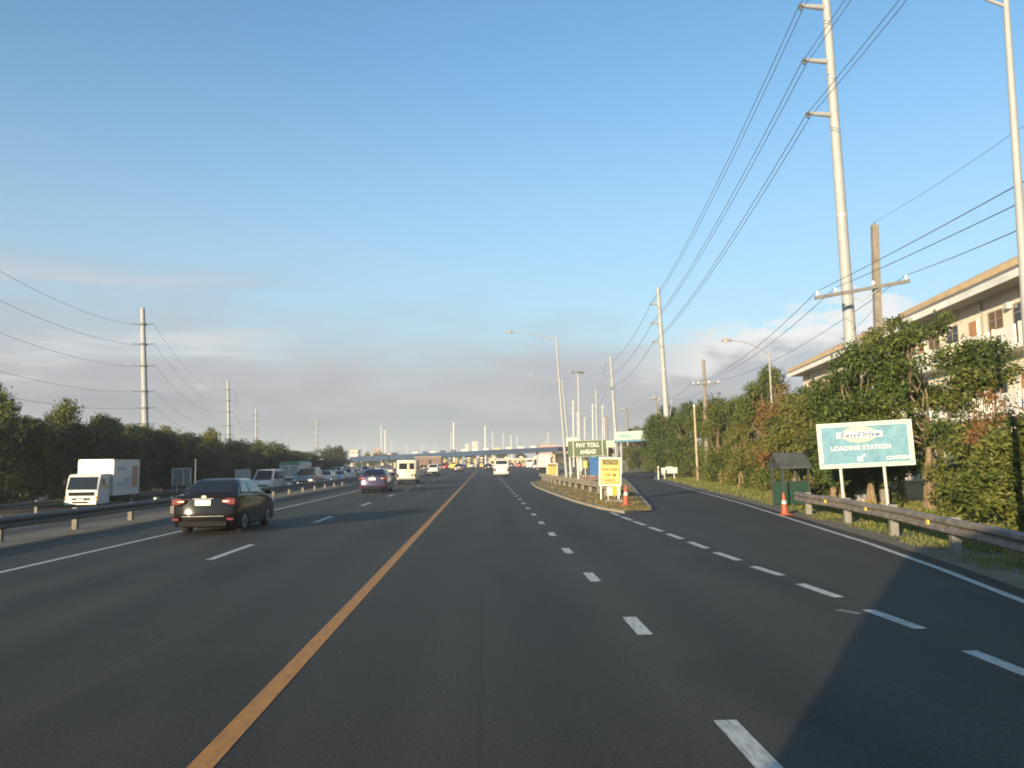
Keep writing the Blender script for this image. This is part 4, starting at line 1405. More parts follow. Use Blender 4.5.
small_sign('road_sign', 'small plain cream board above the green toll sign', 'road sign', 567, 437.5, 580, 446, 96, M_SIGN_W)
t, w_, h_, zz = small_sign('road_sign', 'small pale green board at the right end of the green toll sign', 'road sign', 606, 440.5, 615.5, 447.5, 84, mat('pale_green_sign', (0.38, 0.47, 0.38), 0.5))
box_part('signal_box', M_BLACK, t, (0.05, 0, zz - 0.35), (0.35, 0.25, 0.5), 0.02)


# caution boards
def caution(label, base, w_, h_, z, rz, tilt, lines, group, brace=True):
    t = thing('caution_sign', label, 'road sign', base, rz, group, tilt)
    board(t, w_, h_, z, M_SIGN_W, 0.045, 'board', 0.012)
    board(t, w_ * 0.82, h_ * 0.86, z + h_ * 0.065, M_SIGN_YEL, 0.02, 'yellow_panel', y=-0.025)
    blk = MB()
    for (c, s) in (((-w_ * .405, -.028, z + h_ / 2), (.022, .022, h_ * .82)), ((w_ * .405, -.028, z + h_ / 2), (.022, .022, h_ * .82)), ((0, -.028, z + h_ * .91), (w_ * .80, .022, .022)), ((0, -.028, z + h_ * .09), (w_ * .80, .022, .022))):
        blk.box(c, s)
    blk.build('black_border', M_LETTER_D, t)
    board(t, w_ * 0.66, h_ * 0.155, z + h_ * 0.735, M_LETTER_D, 0.02, 'heading_panel', y=-0.034)
    text_part('lettering', 'CAUTION', h_ * 0.14, M_SIGN_YEL, t, (0, -0.05, z + h_ * 0.81), 0, 0.001, 1.05, w_ * 0.56)
    for i, s in enumerate(lines):
        text_part('lettering', s, h_ * 0.15, M_LETTER_D, t, (0, -0.042, z + h_ * (0.565 - 0.19 * i)), 0, 0.001, 1.08, w_ * (0.68 if len(s) > 6 else 0.5))
    for s in (-1, 1):
        MB().bar((s * w_ * 0.38, 0.06, -0.05), (s * w_ * 0.38, 0.06, z + h_ * 0.9), 0.025, 0.025, 6).build('leg', M_STEEL, t)
        if brace:
            MB().bar((s * w_ * 0.38, 0.6, -0.05), (s * w_ * 0.38, 0.07, z + h_ * 0.75), 0.02, 0.02, 6).build('rear_strut', M_STEEL, t)
    return t


cd = 37.0
a, b = P(598.5, 485, cd), P(620.5, 486, cd)
zb_, zt_ = P(609, 486, cd).z, P(610, 457, cd).z
caution('nearer yellow caution board with white border at the tip of the island', ((a.x + b.x) / 2, cd, 0.09), (b.x - a.x) * 1.03, zt_ - zb_, zb_ - .09, R(-5), 0.035, ('ROAD WORKS', '200 M', 'AHEAD'), 'yellow caution boards on the island')
cd2 = 88.0
a, b = P(546.5, 475, cd2), P(558, 475, cd2)
zb_, zt_ = P(552, 476, cd2).z, P(552, 463, cd2).z
caution('farther small yellow caution board at the far end of the island rail', ((a.x + b.x) / 2, cd2, 0.09), b.x - a.x, zt_ - zb_, zb_ - .09, R(2), 0.0, ('ROAD WORKS', '100 M', 'AHEAD'), 'yellow caution boards on the island')
# striped board under the caution sign
cd3 = 34.5
a, b = P(607, 491, cd3), P(620.5, 491, cd3)
zb_, zt_ = P(613, 495.5, cd3).z, P(613, 486.5, cd3).z
t = thing('striped_marker_board', 'low white and orange marker board in front of the nearer caution sign', 'marker board', ((a.x + b.x) / 2, cd3, 0.09), 0, None, LEAN)
ww = b.x - a.x
board(t, ww, zt_ - zb_, zb_ - .09, M_SIGN_W, 0.05)
board(t, ww * 0.32, (zt_ - zb_) * 0.98, zb_ - .087, mat('marker_orange', (0.75, 0.36, 0.03), 0.5), 0.012, 'orange_stripe', y=-0.03, x=ww * 0.08)
for s in (-1, 1):
    MB().bar((s * ww * 0.4, 0.05, -0.05), (s * ww * 0.4, 0.05, zt_ - .15), 0.02, 0.02, 6).build('leg', M_STEEL, t)
box_part('concrete_foot', M_CONC_D, t, (0, 0.06, 0.05), (ww * 1.3, 0.35, 0.14), 0.02)


# cones
def cone(label, loc, h, tilt=0.0, group='orange traffic cones'):
    t = thing('traffic_cone', label, 'traffic cone', loc, random.uniform(0, 1), group, tilt)
    MB().box((0, 0, 0.02), (h * 0.52, h * 0.52, 0.04)).build('base', mat('cone_base', (0.30, 0.07, 0.03), 0.7, var=0.3), t, bevel=0.015)
    mb = MB()
    prof = [(0.19, 0.05), (0.165, 0.10), (0.10, 0.55), (0.055, 0.93), (0.045, 1.0), (0.02, 1.0)]
    n = 20
    vs = [(h * r * math.cos(2 * math.pi * k / n), h * r * math.sin(2 * math.pi * k / n), z * h) for r, z in prof for k in range(n)]
    fs = [(i * n + k, i * n + (k + 1) % n, (i + 1) * n + (k + 1) % n, (i + 1) * n + k) for i in range(len(prof) - 1) for k in range(n)]
    mb.add(vs, fs).build('cone_body', M_CONE, t)
    for z0, z1 in ((0.50, 0.66),):
        r0 = 0.10 + (0.55 - z0) * 0.145 + 0.006; r1 = 0.10 - (z1 - 0.55) * 0.118 + 0.006
        MB().bar((0, 0, z0 * h), (0, 0, z1 * h), r0 * h, r1 * h, 20).build('reflective_band', M_SIGN_W, t)
    return t


cg = G(626, 508.5); cg.z = 0.10
cone('orange traffic cone with white band at the tip of the island', cg, 0.80, 0.03)
cone('orange traffic cone with white band on the verge before the guard hut', G(785, 515), 0.72, -0.03)

# guard hut
hb = G(791, 508)
hd_ = hb.y + 1.2
q0, q1 = P(776.5, 485, hd_), P(805, 485, hd_)
hw = q1.x - q0.x
t = thing('guard_hut', 'small roadside guard hut with dark pitched roof and green lower panels', 'guard hut', ((q0.x + q1.x) / 2, hd_, 0), R(3), None, LEAN * 0.5)
ztop = P(790, 466, hd_).z
rt = P(790, 452.5, hd_).z
for sx in (-1, 1):
    for sy in (-1, 1):
        box_part('post', M_HUT, t, (sx * (hw / 2 - .05), sy * 0.5, ztop / 2), (0.07, 0.07, ztop + 0.1))
box_part('green_panel', M_HUTGREEN, t, (0.12, -0.5, 0.5), (hw - 0.35, 0.04, 0.82))
box_part('green_panel', M_HUTGREEN, t, (hw / 2 - 0.05, 0, 0.5), (0.04, 0.9, 0.82))
box_part('back_panel', M_HUTGREEN, t, (0, 0.5, 0.5), (hw - 0.2, 0.04, 0.9))
box_part('rail', M_HUT, t, (0, -0.5, ztop * 0.62), (hw - 0.2, 0.04, 0.05))
ov = 0.08
e0, e1 = hw / 2 + ov, 0.50
rf = MB()
rf.add([(-e0, -e1 - .1, ztop - .02), (e0, -e1 - .1, ztop - .02), (e0, 0, rt), (-e0, 0, rt), (-e0, e1 + .1, ztop - .02), (e0, e1 + .1, ztop - .02),
        (-e0, -e1 - .1, ztop - .09), (e0, -e1 - .1, ztop - .09), (e0, 0, rt - .07), (-e0, 0, rt - .07), (-e0, e1 + .1, ztop - .09), (e0, e1 + .1, ztop - .09)],
       [(0, 1, 2, 3), (3, 2, 5, 4), (6, 9, 8, 7), (9, 10, 11, 8), (0, 6, 7, 1), (4, 5, 11, 10), (0, 3, 9, 6), (3, 4, 10, 9), (1, 7, 8, 2), (2, 8, 11, 5)])
rf.build('roof', mat('hut_roof', (0.06, 0.07, 0.075), 0.6, var=0.3, scale=3), t, smooth=0)

# low white signboard by the ramp
sd = 79.0
t, w_, h_, zz = small_sign('low_signboard', 'low white wavy topped signboard on short legs under the round tree', 'signboard', 661.5, 467.5, 677.5, 473.5, sd, M_SIGN_W, None, 0.06, None, True, 0.0)
box_part('top_crest', M_SIGN_W, t, (0.0, 0, zz + h_ + 0.03), (w_ * 0.45, 0.055, 0.12), 0.02)
q = P(658.5, 478, sd - 2); q.z = 0
t = thing('marker_post', 'white marker post left of the low white signboard', 'post', q)
MB().bar((0, 0, -.1), (0, 0, 1.25), 0.07, 0.07, 8).build('shaft', M_SIGN_W, t)
MB().bar((0, 0, .85), (0, 0, 1.0), 0.075, 0.075, 8).build('red_band', M_CONE, t)

# blue cabinet, barriers and boards on the island
q = P(595.5, 470, 80); q.z = 0.09
t = thing('portable_toilet', 'bright blue portable cabinet behind the green toll sign posts', 'portable cabinet', q, R(-3))
box_part('body', M_BLUE, t, (0, 0, 1.0), (1.15, 1.1, 1.95), 0.04)
box_part('door', mat('blue_door', (0.018, 0.11, 0.30), 0.5), t, (0, -0.56, 0.98), (0.75, 0.03, 1.7), 0.02)
box_part('roof', mat('blue_roof', (0.03, 0.14, 0.33), 0.5), t, (0, 0, 2.03), (1.2, 1.15, 0.14), 0.05)
small_sign('yellow_board', 'small yellow board left of the blue cabinet', 'board', 583.5, 460.5, 587.5, 468, 79, M_SIGN_YEL)
small_sign('pale_board', 'small pale board left of the yellow board beneath the green toll sign', 'board', 578.8, 460, 582.5, 470, 81, M_SIGN_W)


def barrier(label, loc, rz, m, group, L_=1.8, h=0.9):
    t = thing('plastic_barrier', label, 'traffic barrier', loc, rz, group)
    pr = [(-.24, 0.04), (.24, 0.04), (.24, .22), (.10, .42), (.07, h), (-.07, h), (-.10, .42), (-.24, .22)]
    MB().prism(pr, 'x', -L_ / 2, L_ / 2).build('body', m, t, bevel=0.025)
    box_part('white_stripe', M_SIGN_W, t, (0, -0.095, h * 0.72), (L_ * 0.5, 0.03, 0.16))
    for s in (-1, 1):
        box_part('foot', M_BLACK, t, (s * L_ * 0.35, 0, 0.025), (0.3, 0.42, 0.05))
    return t


br0 = barrier('dull red plastic barrier before the blue cabinet on the island', (P(585, 478, 72).x, 72, 0.09), 0, M_BRICK, 'barriers before the blue cabinet', 0.9, 0.5)
dup(br0, (P(592, 478, 71).x, 71, 0.09), 0.1, (1, 1, 1))
bar1 = barrier('orange plastic barrier in the line left of the white car before the toll plaza', (-8.9, 104, 0), R(84), M_ORANGE_P, 'orange barrier line before the toll plaza')
for k in range(1, 24):
    dup(bar1, (-8.9 - 0.012 * k * k * 0.35, 104 + 3.0 * k, 0), R(84 + random.uniform(-6, 6)))

# overhead gantry sign on the ramp
gd = 116.0
g0_, g1_ = P(614, 436, gd), P(668, 434, gd)
t = thing('gantry_sign', 'pale teal overhead gantry sign spanning the ramp beside the trees', 'gantry sign', (0, 0, 0))
zt0, zb0 = P(614, 432, gd).z, P(614, 440.5, gd).z
zt1, zb1 = P(668, 429, gd).z, P(668, 438, gd).z
MB().add([(g0_.x, gd, zb0), (g1_.x, gd, zb1), (g1_.x, gd, zt1), (g0_.x, gd, zt0), (g0_.x, gd + .3, zb0), (g1_.x, gd + .3, zb1), (g1_.x, gd + .3, zt1), (g0_.x, gd + .3, zt0)],
         [(0, 1, 2, 3), (7, 6, 5, 4), (0, 4, 5, 1), (1, 5, 6, 2), (2, 6, 7, 3), (3, 7, 4, 0)]).build('sign_panel', mat('pale_teal_panel', (0.40, 0.50, 0.46), 0.5, var=0.06), t, smooth=0)
MB().add([(g0_.x, gd - .05, zb0 - .25), (g1_.x, gd - .05, zb1 - .25), (g1_.x, gd - .05, zb1 - .02), (g0_.x, gd - .05, zb0 - .02), (g0_.x, gd + 2, zb0 - .25), (g1_.x, gd + 2, zb1 - .25), (g1_.x, gd + 2, zb1 - .02), (g0_.x, gd + 2, zb0 - .02)],
         [(0, 1, 2, 3), (7, 6, 5, 4), (0, 4, 5, 1), (1, 5, 6, 2), (2, 6, 7, 3), (3, 7, 4, 0)]).build('lower_beam', mat('beam_blue', (0.10, 0.25, 0.36), 0.5), t, smooth=0)
ellipse('logo_swoosh', 0.9, 0.30, (g0_.x + 1.6, (zt0 + zb0) / 2 + .03), mat('logo_teal', (0.26, 0.40, 0.40), 0.5), t, gd - 0.02, 0.03)
for x in (g0_.x + 0.3, g0_.x + 1.1, g1_.x - 0.3):
    MB().bar((x, gd + .7, -.1), (x, gd + .7, zb0), 0.16, 0.16, 8).build('column', M_POLE, t)

# roadside boards on the left
for (px0, py0, px1, py1, d, m, lab) in ((173, 468.5, 191, 486, 62, M_GREYBOARD, 'dark grey weathered sign board with pale edge above the black sedan'), (236, 469.5, 250.5, 480, 76, mat('pale_grey_board', (0.32, 0.33, 0.33), 0.7), 'pale grey panelled board behind the white van on the left')):
    t, w_, h_, zz = small_sign('roadside_board', lab, 'sign board', px0, py0, px1, py1, d, m, 'roadside boards by the left belt', 0.08, None, True, 0.0)
    ed = MB()
    for sx in (-1, 1):
        ed.box((sx * w_ / 2, -0.03, zz + h_ / 2), (0.07, 0.1, h_))
    ed.box((0, -.03, zz + h_), (w_ + .07, .1, .06))
    ed.build('pale_edge', mat('pale_edge_board', (0.42, 0.42, 0.40), 0.7), t)
    box_part('vertical_batten', mat('pale_edge_board', (0.42, 0.42, 0.40), 0.7), t, (w_ * 0.12, -.05, zz + h_ / 2), (0.06, 0.04, h_ * 0.95))
q = P(195, 495, 55); q.z = 0
t = thing('thin_post', 'thin dark post beside the grey weathered board on the left', 'post', q)
MB().bar((0, 0, -.1), (0, 0, 2.2), 0.045, 0.04, 8).build('shaft', M_GREYBOARD, t)
MB().bar((0, 0, 2.2), (0, 0, 2.28), 0.06, 0.05, 8).build('cap', M_GREYBOARD, t)

# ------------------------------------------------------------------ vehicles
def arch_profile(top, yr, yf, r, z0, n=7):
    """body outline (y,z): top points go from rear bottom over the roofline to front bottom, then back along the sill with wheel arches"""
    pts = list(top)
    for c in (yf, yr):
        for i in range(n + 1):
            a = math.pi * i / n
            pts.append((c + r * math.cos(a), z0 + r * 0.98 * math.sin(a) + 0.0))
    return pts


def body_mesh(prof, w, inset=0.05, cz=0.6, crown=None):
    ys = [p[0] for p in prof]
    cy = (min(ys) + max(ys)) / 2
    half = (max(ys) - min(ys)) / 2

    def fn(x):
        a = abs(x) / w
        k = 1.0 if a < 0.80 else 1.0 - inset * ((a - 0.80) / 0.20) ** 2
        out = []
        for (y_, z_) in prof:
            f = abs(y_ - cy) / half
            yy_ = cy + (y_ - cy) * (1 - (1 - k) * (0.5 + 0.8 * f ** 3) - 0.045 * a ** 2.5 * f ** 6)
            zz_ = cz + (z_ - cz) * (1 - (1 - k) * 0.9) if z_ > cz else z_
            out.append((yy_, zz_))
        return out
    return MB().slices(fn, [-w, -0.95 * w, -0.86 * w, -0.6 * w, -0.25 * w, 0.25 * w, 0.6 * w, 0.86 * w, 0.95 * w, w])


def lerp4(q, u, v):
    a, b, c, d = (Vector(p) for p in q)
    return a.lerp(b, u).lerp(d.lerp(c, u), v)


def sub(q, u0, u1, v0, v1):
    return [lerp4(q, u0, v0), lerp4(q, u1, v0), lerp4(q, u1, v1), lerp4(q, u0, v1)]


def wheels(t, ys, r, w, th=0.2, rim=M_RIM):
    for y_ in ys:
        for s in (-1, 1):
            x0, x1 = s * (w - th - 0.015), s * (w - 0.015)
            mb = MB()
            n = 20
            prof = [(x0, r * .62), (x0, r * .93), (x0 + (x1 - x0) * .2, r), (x0 + (x1 - x0) * .8, r), (x1, r * .93), (x1, r * .62)]
            vs = [(a, y_ + q * math.cos(2 * math.pi * k / n), r + q * math.sin(2 * math.pi * k / n)) for a, q in prof for k in range(n)]
            fs = [(i * n + k, i * n + (k + 1) % n, (i + 1) * n + (k + 1) % n, (i + 1) * n + k) for i in range(len(prof) - 1) for k in range(n)]
            fs += [tuple(range(n)), tuple(range((len(prof) - 1) * n, len(prof) * n))]
            wh = mb.add(vs, fs).build('wheel', M_TYRE, t)
            rm = MB()
            xo = x1 + s * 0.006
            rm.bar((xo - s * 0.03, y_, r), (xo, y_, r), r * 0.63, r * 0.60, 18)
            rm.build('rim', rim, wh)
            star = [(y_ + r * (.50 if k % 4 in (1, 2) else .20) * math.cos(2 * math.pi * (k + .5) / 20), r + r * (.50 if k % 4 in (1, 2) else .20) * math.sin(2 * math.pi * (k + .5) / 20)) for k in range(20)]
            MB().prism(star, 'x', xo - s * .004, xo + s * .004).build('rim_opening', M_BLACK, wh, smooth=0)


def car(label, loc, rz, paint, kind='sedan', group='cars on the road', detail=True, sc=1.0, cat='car', plate=True, glass=M_GLASS):
    loc = (loc[0], loc[1], zl(loc[0]))
    t = thing({'sedan': 'sedan_car', 'suv': 'suv_car', 'van': 'van'}[kind], label, cat, loc, rz, group)
    t.scale = (sc, sc, sc)
    if kind == 'sedan':
        w_, zr, r, yf, yr, z0 = 0.85, 1.47, 0.31, 1.32, -1.23, 0.20
        top = [(-2.13, .22), (-2.20, .42), (-2.20, .60), (-2.15, .78), (-2.13, .98), (-2.05, 1.06), (-1.60, 1.09), (-0.9, 1.06), (1.0, .99), (1.7, .86), (2.05, .74), (2.18, .58), (2.19, .34), (2.10, .2)]
        lo = [(-0.76, -1.72, 1.07), (0.76, -1.72, 1.07), (0.78, 1.10, .97), (-0.78, 1.10, .97)]
        hi = [(-0.56, -1.02, 1.43), (0.56, -1.02, 1.43), (0.57, 0.22, 1.45), (-0.57, 0.22, 1.45)]
    elif kind == 'suv':
        w_, zr, r, yf, yr, z0 = 0.90, 1.75, 0.36, 1.40, -1.30, 0.28
        top = [(-2.15, .32), (-2.22, .50), (-2.22, .75), (-2.18, 1.10), (-2.12, 1.16), (-0.9, 1.16), (1.0, 1.12), (1.8, 1.02), (2.15, .85), (2.22, .6), (2.20, .40), (2.10, .28)]
        lo = [(-0.82, -2.10, 1.14), (0.82, -2.10, 1.14), (0.82, 1.15, 1.10), (-0.82, 1.15, 1.10)]
        hi = [(-0.66, -1.85, 1.70), (0.66, -1.85, 1.70), (0.64, 0.35, 1.72), (-0.64, 0.35, 1.72)]
    else:
        w_, zr, r, yf, yr, z0 = 0.86, 1.98, 0.33, 1.45, -1.30, 0.26
        top = [(-2.20, .30), (-2.26, .48), (-2.26, .72), (-2.22, 1.05), (-2.20, 1.10), (-0.9, 1.12), (1.3, 1.10), (2.0, 1.02), (2.22, .85), (2.25, .6), (2.22, .40), (2.10, .26)]
        lo = [(-0.83, -2.19, 1.09), (0.83, -2.19, 1.09), (0.83, 1.95, 1.03), (-0.83, 1.95, 1.03)]
        hi = [(-0.74, -2.08, 1.93), (0.74, -2.08, 1.93), (0.72, 0.95, 1.95), (-0.72, 0.95, 1.95)]
    body_mesh(arch_profile(top, yr, yf, r + 0.055, z0), w_, 0.05, 0.55).build('body', paint, t, bevel=0.018, smooth=40)
    # dark wheel wells and underside
    MB().box((0, 0, z0 + 0.16), (w_ * 1.72, (yf - yr) + 2 * r + 0.05, 0.40)).build('underbody', M_BLACK, t)
    # cabin, with a slightly crowned roof
    cb = MB()
    rings = [lo]
    for f, ins in ((0.55, 0.35), (1.0, 1.0)):
        pass
    mid = [tuple(Vector(a).lerp(Vector(b), 0.55) + Vector((0.025 * (1 if a[0] > 0 else -1), 0, 0.0))) for a, b in zip(lo, hi)]
    crown = [(p[0] * 0.72, p[1] * 0.9 - 0.02, zr) for p in hi]
    rows = [lo, mid, hi, crown]
    vs = [p for rw in rows for p in rw]
    fs = [(4 * i + k, 4 * i + (k + 1) % 4, 4 * i + 4 + (k + 1) % 4, 4 * i + 4 + k) for i in range(3) for k in range(4)] + [(12, 13, 14, 15), (3, 2, 1, 0)]
    cb.add(vs, fs).build('cabin', paint, t, bevel=0.05, smooth=50, seg=3)
    rear = (lo[0], lo[1], hi[1], hi[0])
    front = (lo[2], lo[3], hi[3], hi[2])
    rgt = (lo[1], lo[2], hi[2], hi[1])
    lef = (lo[3], lo[0], hi[0], hi[3])
    if kind == 'sedan':
        MB().slab(sub(rear, .07, .93, .07, .93), .016).build('rear_window', glass, t)
        sides = ((0.09, 0.40), (0.44, 0.90))
    elif kind == 'suv':
        MB().slab(sub(rear, .08, .92, .12, .90), .016).build('rear_window', glass, t)
        sides = ((0.05, 0.26), (0.29, 0.56), (0.59, 0.92))
    else:
        MB().slab(sub(rear, .09, .91, .42, .88), .016).build('rear_window', glass, t)
        sides = ((0.05, 0.33), (0.36, 0.66), (0.69, 0.92))
    MB().slab(sub(front, .07, .93, .08, .92), .016).build('windshield', glass, t)
    for (u0, u1) in sides:
        MB().slab(sub(rgt, u0, u1, .12, .86), .030, .02).build('side_window', glass, t)
        MB().slab(sub(lef, 1 - u1, 1 - u0, .12, .86), .030, .02).build('side_window', glass, t)
    yb = top[2][0]
    ztl = {'sedan': .86, 'suv': 1.0, 'van': .82}[kind]
    for s in (-1, 1):
        if kind == 'sedan':
            tail = MB().prism([(s * .84, .80), (s * .84, .97), (s * .62, .985), (s * .46, .93), (s * .52, .84), (s * .68, .80)], 'y', yb - .004, yb + .30)
            tl_o = tail.build('taillight', M_RED, t, bevel=0.015)
            MB().prism([(s * .64, .875), (s * .70, .905), (s * .52, .915), (s * .50, .88)], 'y', yb - .012, yb + .02).build('reverse_lamp', M_CLEAR, tl_o)
            box_part('bumper_reflector', M_RED, t, (s * .72, yb - .005, .42), (.18, .06, .07), 0.015)
        else:
            box_part('taillight', M_RED, t, (s * (w_ - .12), yb + .02, ztl), (.17, .12, .42 if kind == 'suv' else .34), 0.02)
        box_part('headlight', M_CLEAR, t, (s * (w_ - .22), top[-3][0] - .08, top[-3][1] + .12), (.34, .16, .16), 0.03)
        box_part('mirror', paint, t, (s * (w_ + .09), lo[2][1] - .28, lo[2][2] + .07), (.18, .11, .13), 0.03)
    if plate:
        box_part('number_plate', M_PLATE, t, (-.02, yb - .006 + (.03 if kind == 'sedan' else 0), .86 if kind == 'sedan' else .70), (.42, .03, .15), 0.008)
    box_part('front_plate', M_PLATE, t, (0, top[-3][0] + .005, .45), (.38, .03, .14), 0.008)
    box_part('grille', M_BLACK, t, (0, top[-3][0] - .005, top[-3][1] + .03), (.9, .05, .13), 0.01)
    if kind == 'sedan':
        box_part('trunk_trim', M_CHROME, t, (-.02, yb + .032, .965), (.55, .03, .028), 0.006)
        box_part('bumper_trim', M_CHROME, t, (0, yb - .004, .50), (1.1, .03, .022), 0.005)
        box_part('diffuser', M_BLACK, t, (0, yb + .03, .30), (1.25, .10, .14), 0.02)
        ellipse('badge', .07, .045, (-.0, 1.015), M_CHROME, t, yb + .045, .03, 18)
        ml = MB()
        for s in (-1, 1):
            for yq in (1.02, -.18):
                ml.box((s * (w_ + .001), yq, .66), (.006, .012, .56))
            for yq in (.0, -.95):
                ml.box((s * (w_ + .006), yq - .05, .85), (.02, .16, .025))
        ml.build('door_seam', M_BLACK, t)
    else:
        box_part('rear_bumper', M_BLACK if kind == 'suv' else paint, t, (0, yb - .02, .50), (w_ * 1.9, .12, .20), 0.03)
    wheels(t, (yf, yr), r, w_)
    return t


q = G(208, 534)
car('black sedan with red tail lights and white plate, nearest car ahead on the left', (q.x - 0.02, 22.4 + 2.2, 0), R(0.5), M_CARBLACK, 'sedan')
q = G(372.5, 493)
car('dark purple sedan just ahead of the black one', (q.x, q.y + 2.2, 0), R(0), M_PURPLE, 'sedan', sc=1.02)
q = G(303.5, 496.5)
OP = 'vehicles on the opposite carriageway'
dq = 66
car('white pickup style van facing us on the opposite carriageway behind the black sedan', (P(262, 480, dq).x, dq + 2, 0), R(180), M_WHITE_D, 'van', OP, sc=0.95, cat='van')
dq = 70
car('dark SUV with white bonnet front facing us, right of the green roofed bus', (P(303, 480, dq).x, dq + 2, 0), R(180), M_GREY, 'suv', OP)
dq = 82
car('small white car facing us right of the dark SUV behind the median rail', (P(322, 480, dq).x, dq + 2, 0), R(180), M_WHITE_D, 'sedan', OP)
car('white SUV farther along the opposite carriageway near the rounded trees', (P(347, 476, 118).x, 118, 0), R(180), M_WHITE_D, 'suv', OP)
car('silver van far along the opposite carriageway, beside the white SUV', (P(338, 472, 150).x, 150, 0), R(180), M_SILVER, 'van', OP, cat='van')
car('far grey sedan on the opposite carriageway left of the canopy column', (P(354, 472, 160).x, 160, 0), R(180), M_GREY, 'sedan', OP)
car('distant white van on the opposite carriageway under the canopy edge', (P(366, 470, 215).x, 215, 0), R(180), M_WHITE, 'van', OP, cat='van')
q = G(503, 478.3)
car('white van centre ahead seen from behind, with wide dark rear window', (q.x, 103, 0), R(0), M_WHITE, 'van', sc=1.08, cat='van')
car('white hatchback ahead near the line of orange barriers', (P(433, 474, 122).x, 124, 0), R(0), M_WHITE, 'suv', sc=0.95)
car('small dark grey car far ahead in the lane left of the orange line', (P(459, 472, 158).x, 160, 0), R(0), M_GREY, 'sedan', sc=1.05)
car('small black car far ahead just left of the white van', (P(488.5, 471, 168).x, 170, 0), R(0), M_CARBLACK, 'sedan', sc=1.0)
FQ = 'cars queueing at the toll plaza'
car('red brown SUV queueing left at the toll plaza', (P(444, 468, 195).x, 197, 0), R(2), M_REDCAR, 'suv', FQ)
car('silver sedan queueing beside the red brown SUV', (P(438, 468, 185).x, 187, 0), R(2), M_SILVER, 'sedan', FQ)
car('yellow van queueing at the middle of the toll plaza', (P(453, 467, 225).x, 225, 0), R(2), M_YELLOW, 'van', FQ, cat='van')
car('white van queueing right of the centre at the toll plaza', (P(529.5, 466, 215).x, 215, 0), R(-2), M_WHITE, 'van', FQ, sc=1.2, cat='van')
car('grey sedan queueing behind the yellow van', (P(462, 467, 232).x, 232, 0), R(1), M_SILVER, 'sedan', FQ)
car('white sedan far left in the toll queue beyond the beige van', (P(390, 470, 205).x, 205, 0), R(5), M_WHITE, 'sedan', FQ)
car('white SUV in the toll queue left of the beige van', (P(378, 469, 240).x, 240, 0), R(5), M_WHITE, 'suv', FQ)
car('black van in the toll queue between the two white cars', (P(384, 470, 222).x, 222, 0), R(5), M_GREY, 'van', FQ, cat='van')
car('red car small in the toll queue at the right', (P(519, 467, 240).x, 240, 0), R(0), M_REDCAR, 'sedan', FQ)


for i, (px, d, kind, m, nm) in enumerate(((340, 108, 'sedan', M_SILVER, 'silver sedan facing us, close behind the white SUV on the opposite carriageway'), (331, 128, 'suv', M_GREY, 'dark grey SUV facing us beyond the small white car'),
        (349, 175, 'van', M_WHITE, 'white van in the distant oncoming stream left of the canopy column'), (358, 190, 'sedan', M_WHITE_D, 'white sedan in the distant oncoming stream at the canopy column'), (365, 250, 'suv', M_SILVER, 'silver SUV deep in the oncoming stream under the canopy'),
        (372, 205, 'sedan', M_REDCAR, 'red sedan in the distant oncoming stream above the purple sedan roof'))):
    car(nm, (P(px, 470, d).x, d, 0), R(180), m, kind, OP, cat='van' if kind == 'van' else 'car')
for i, (px, d, kind, m, nm) in enumerate(((424, 210, 'sedan', M_GREY, 'grey sedan in the toll queue by the orange barriers'), (448, 250, 'sedan', M_WHITE, 'white sedan at the booths left of the yellow van'), (472, 246, 'suv', M_SILVER, 'silver SUV at the booths, middle of the toll plaza'), (511, 225, 'sedan', M_GREY, 'dark sedan in the toll queue right of the centre white van'), (496, 250, 'sedan', M_WHITE, 'white sedan at the booths above the centre white van'), (536, 200, 'sedan', M_SILVER, 'silver sedan in the rightmost toll lane beside the box truck'))):
    car(nm, (P(px, 470, d).x, d, 0), R(1), m, kind, FQ)


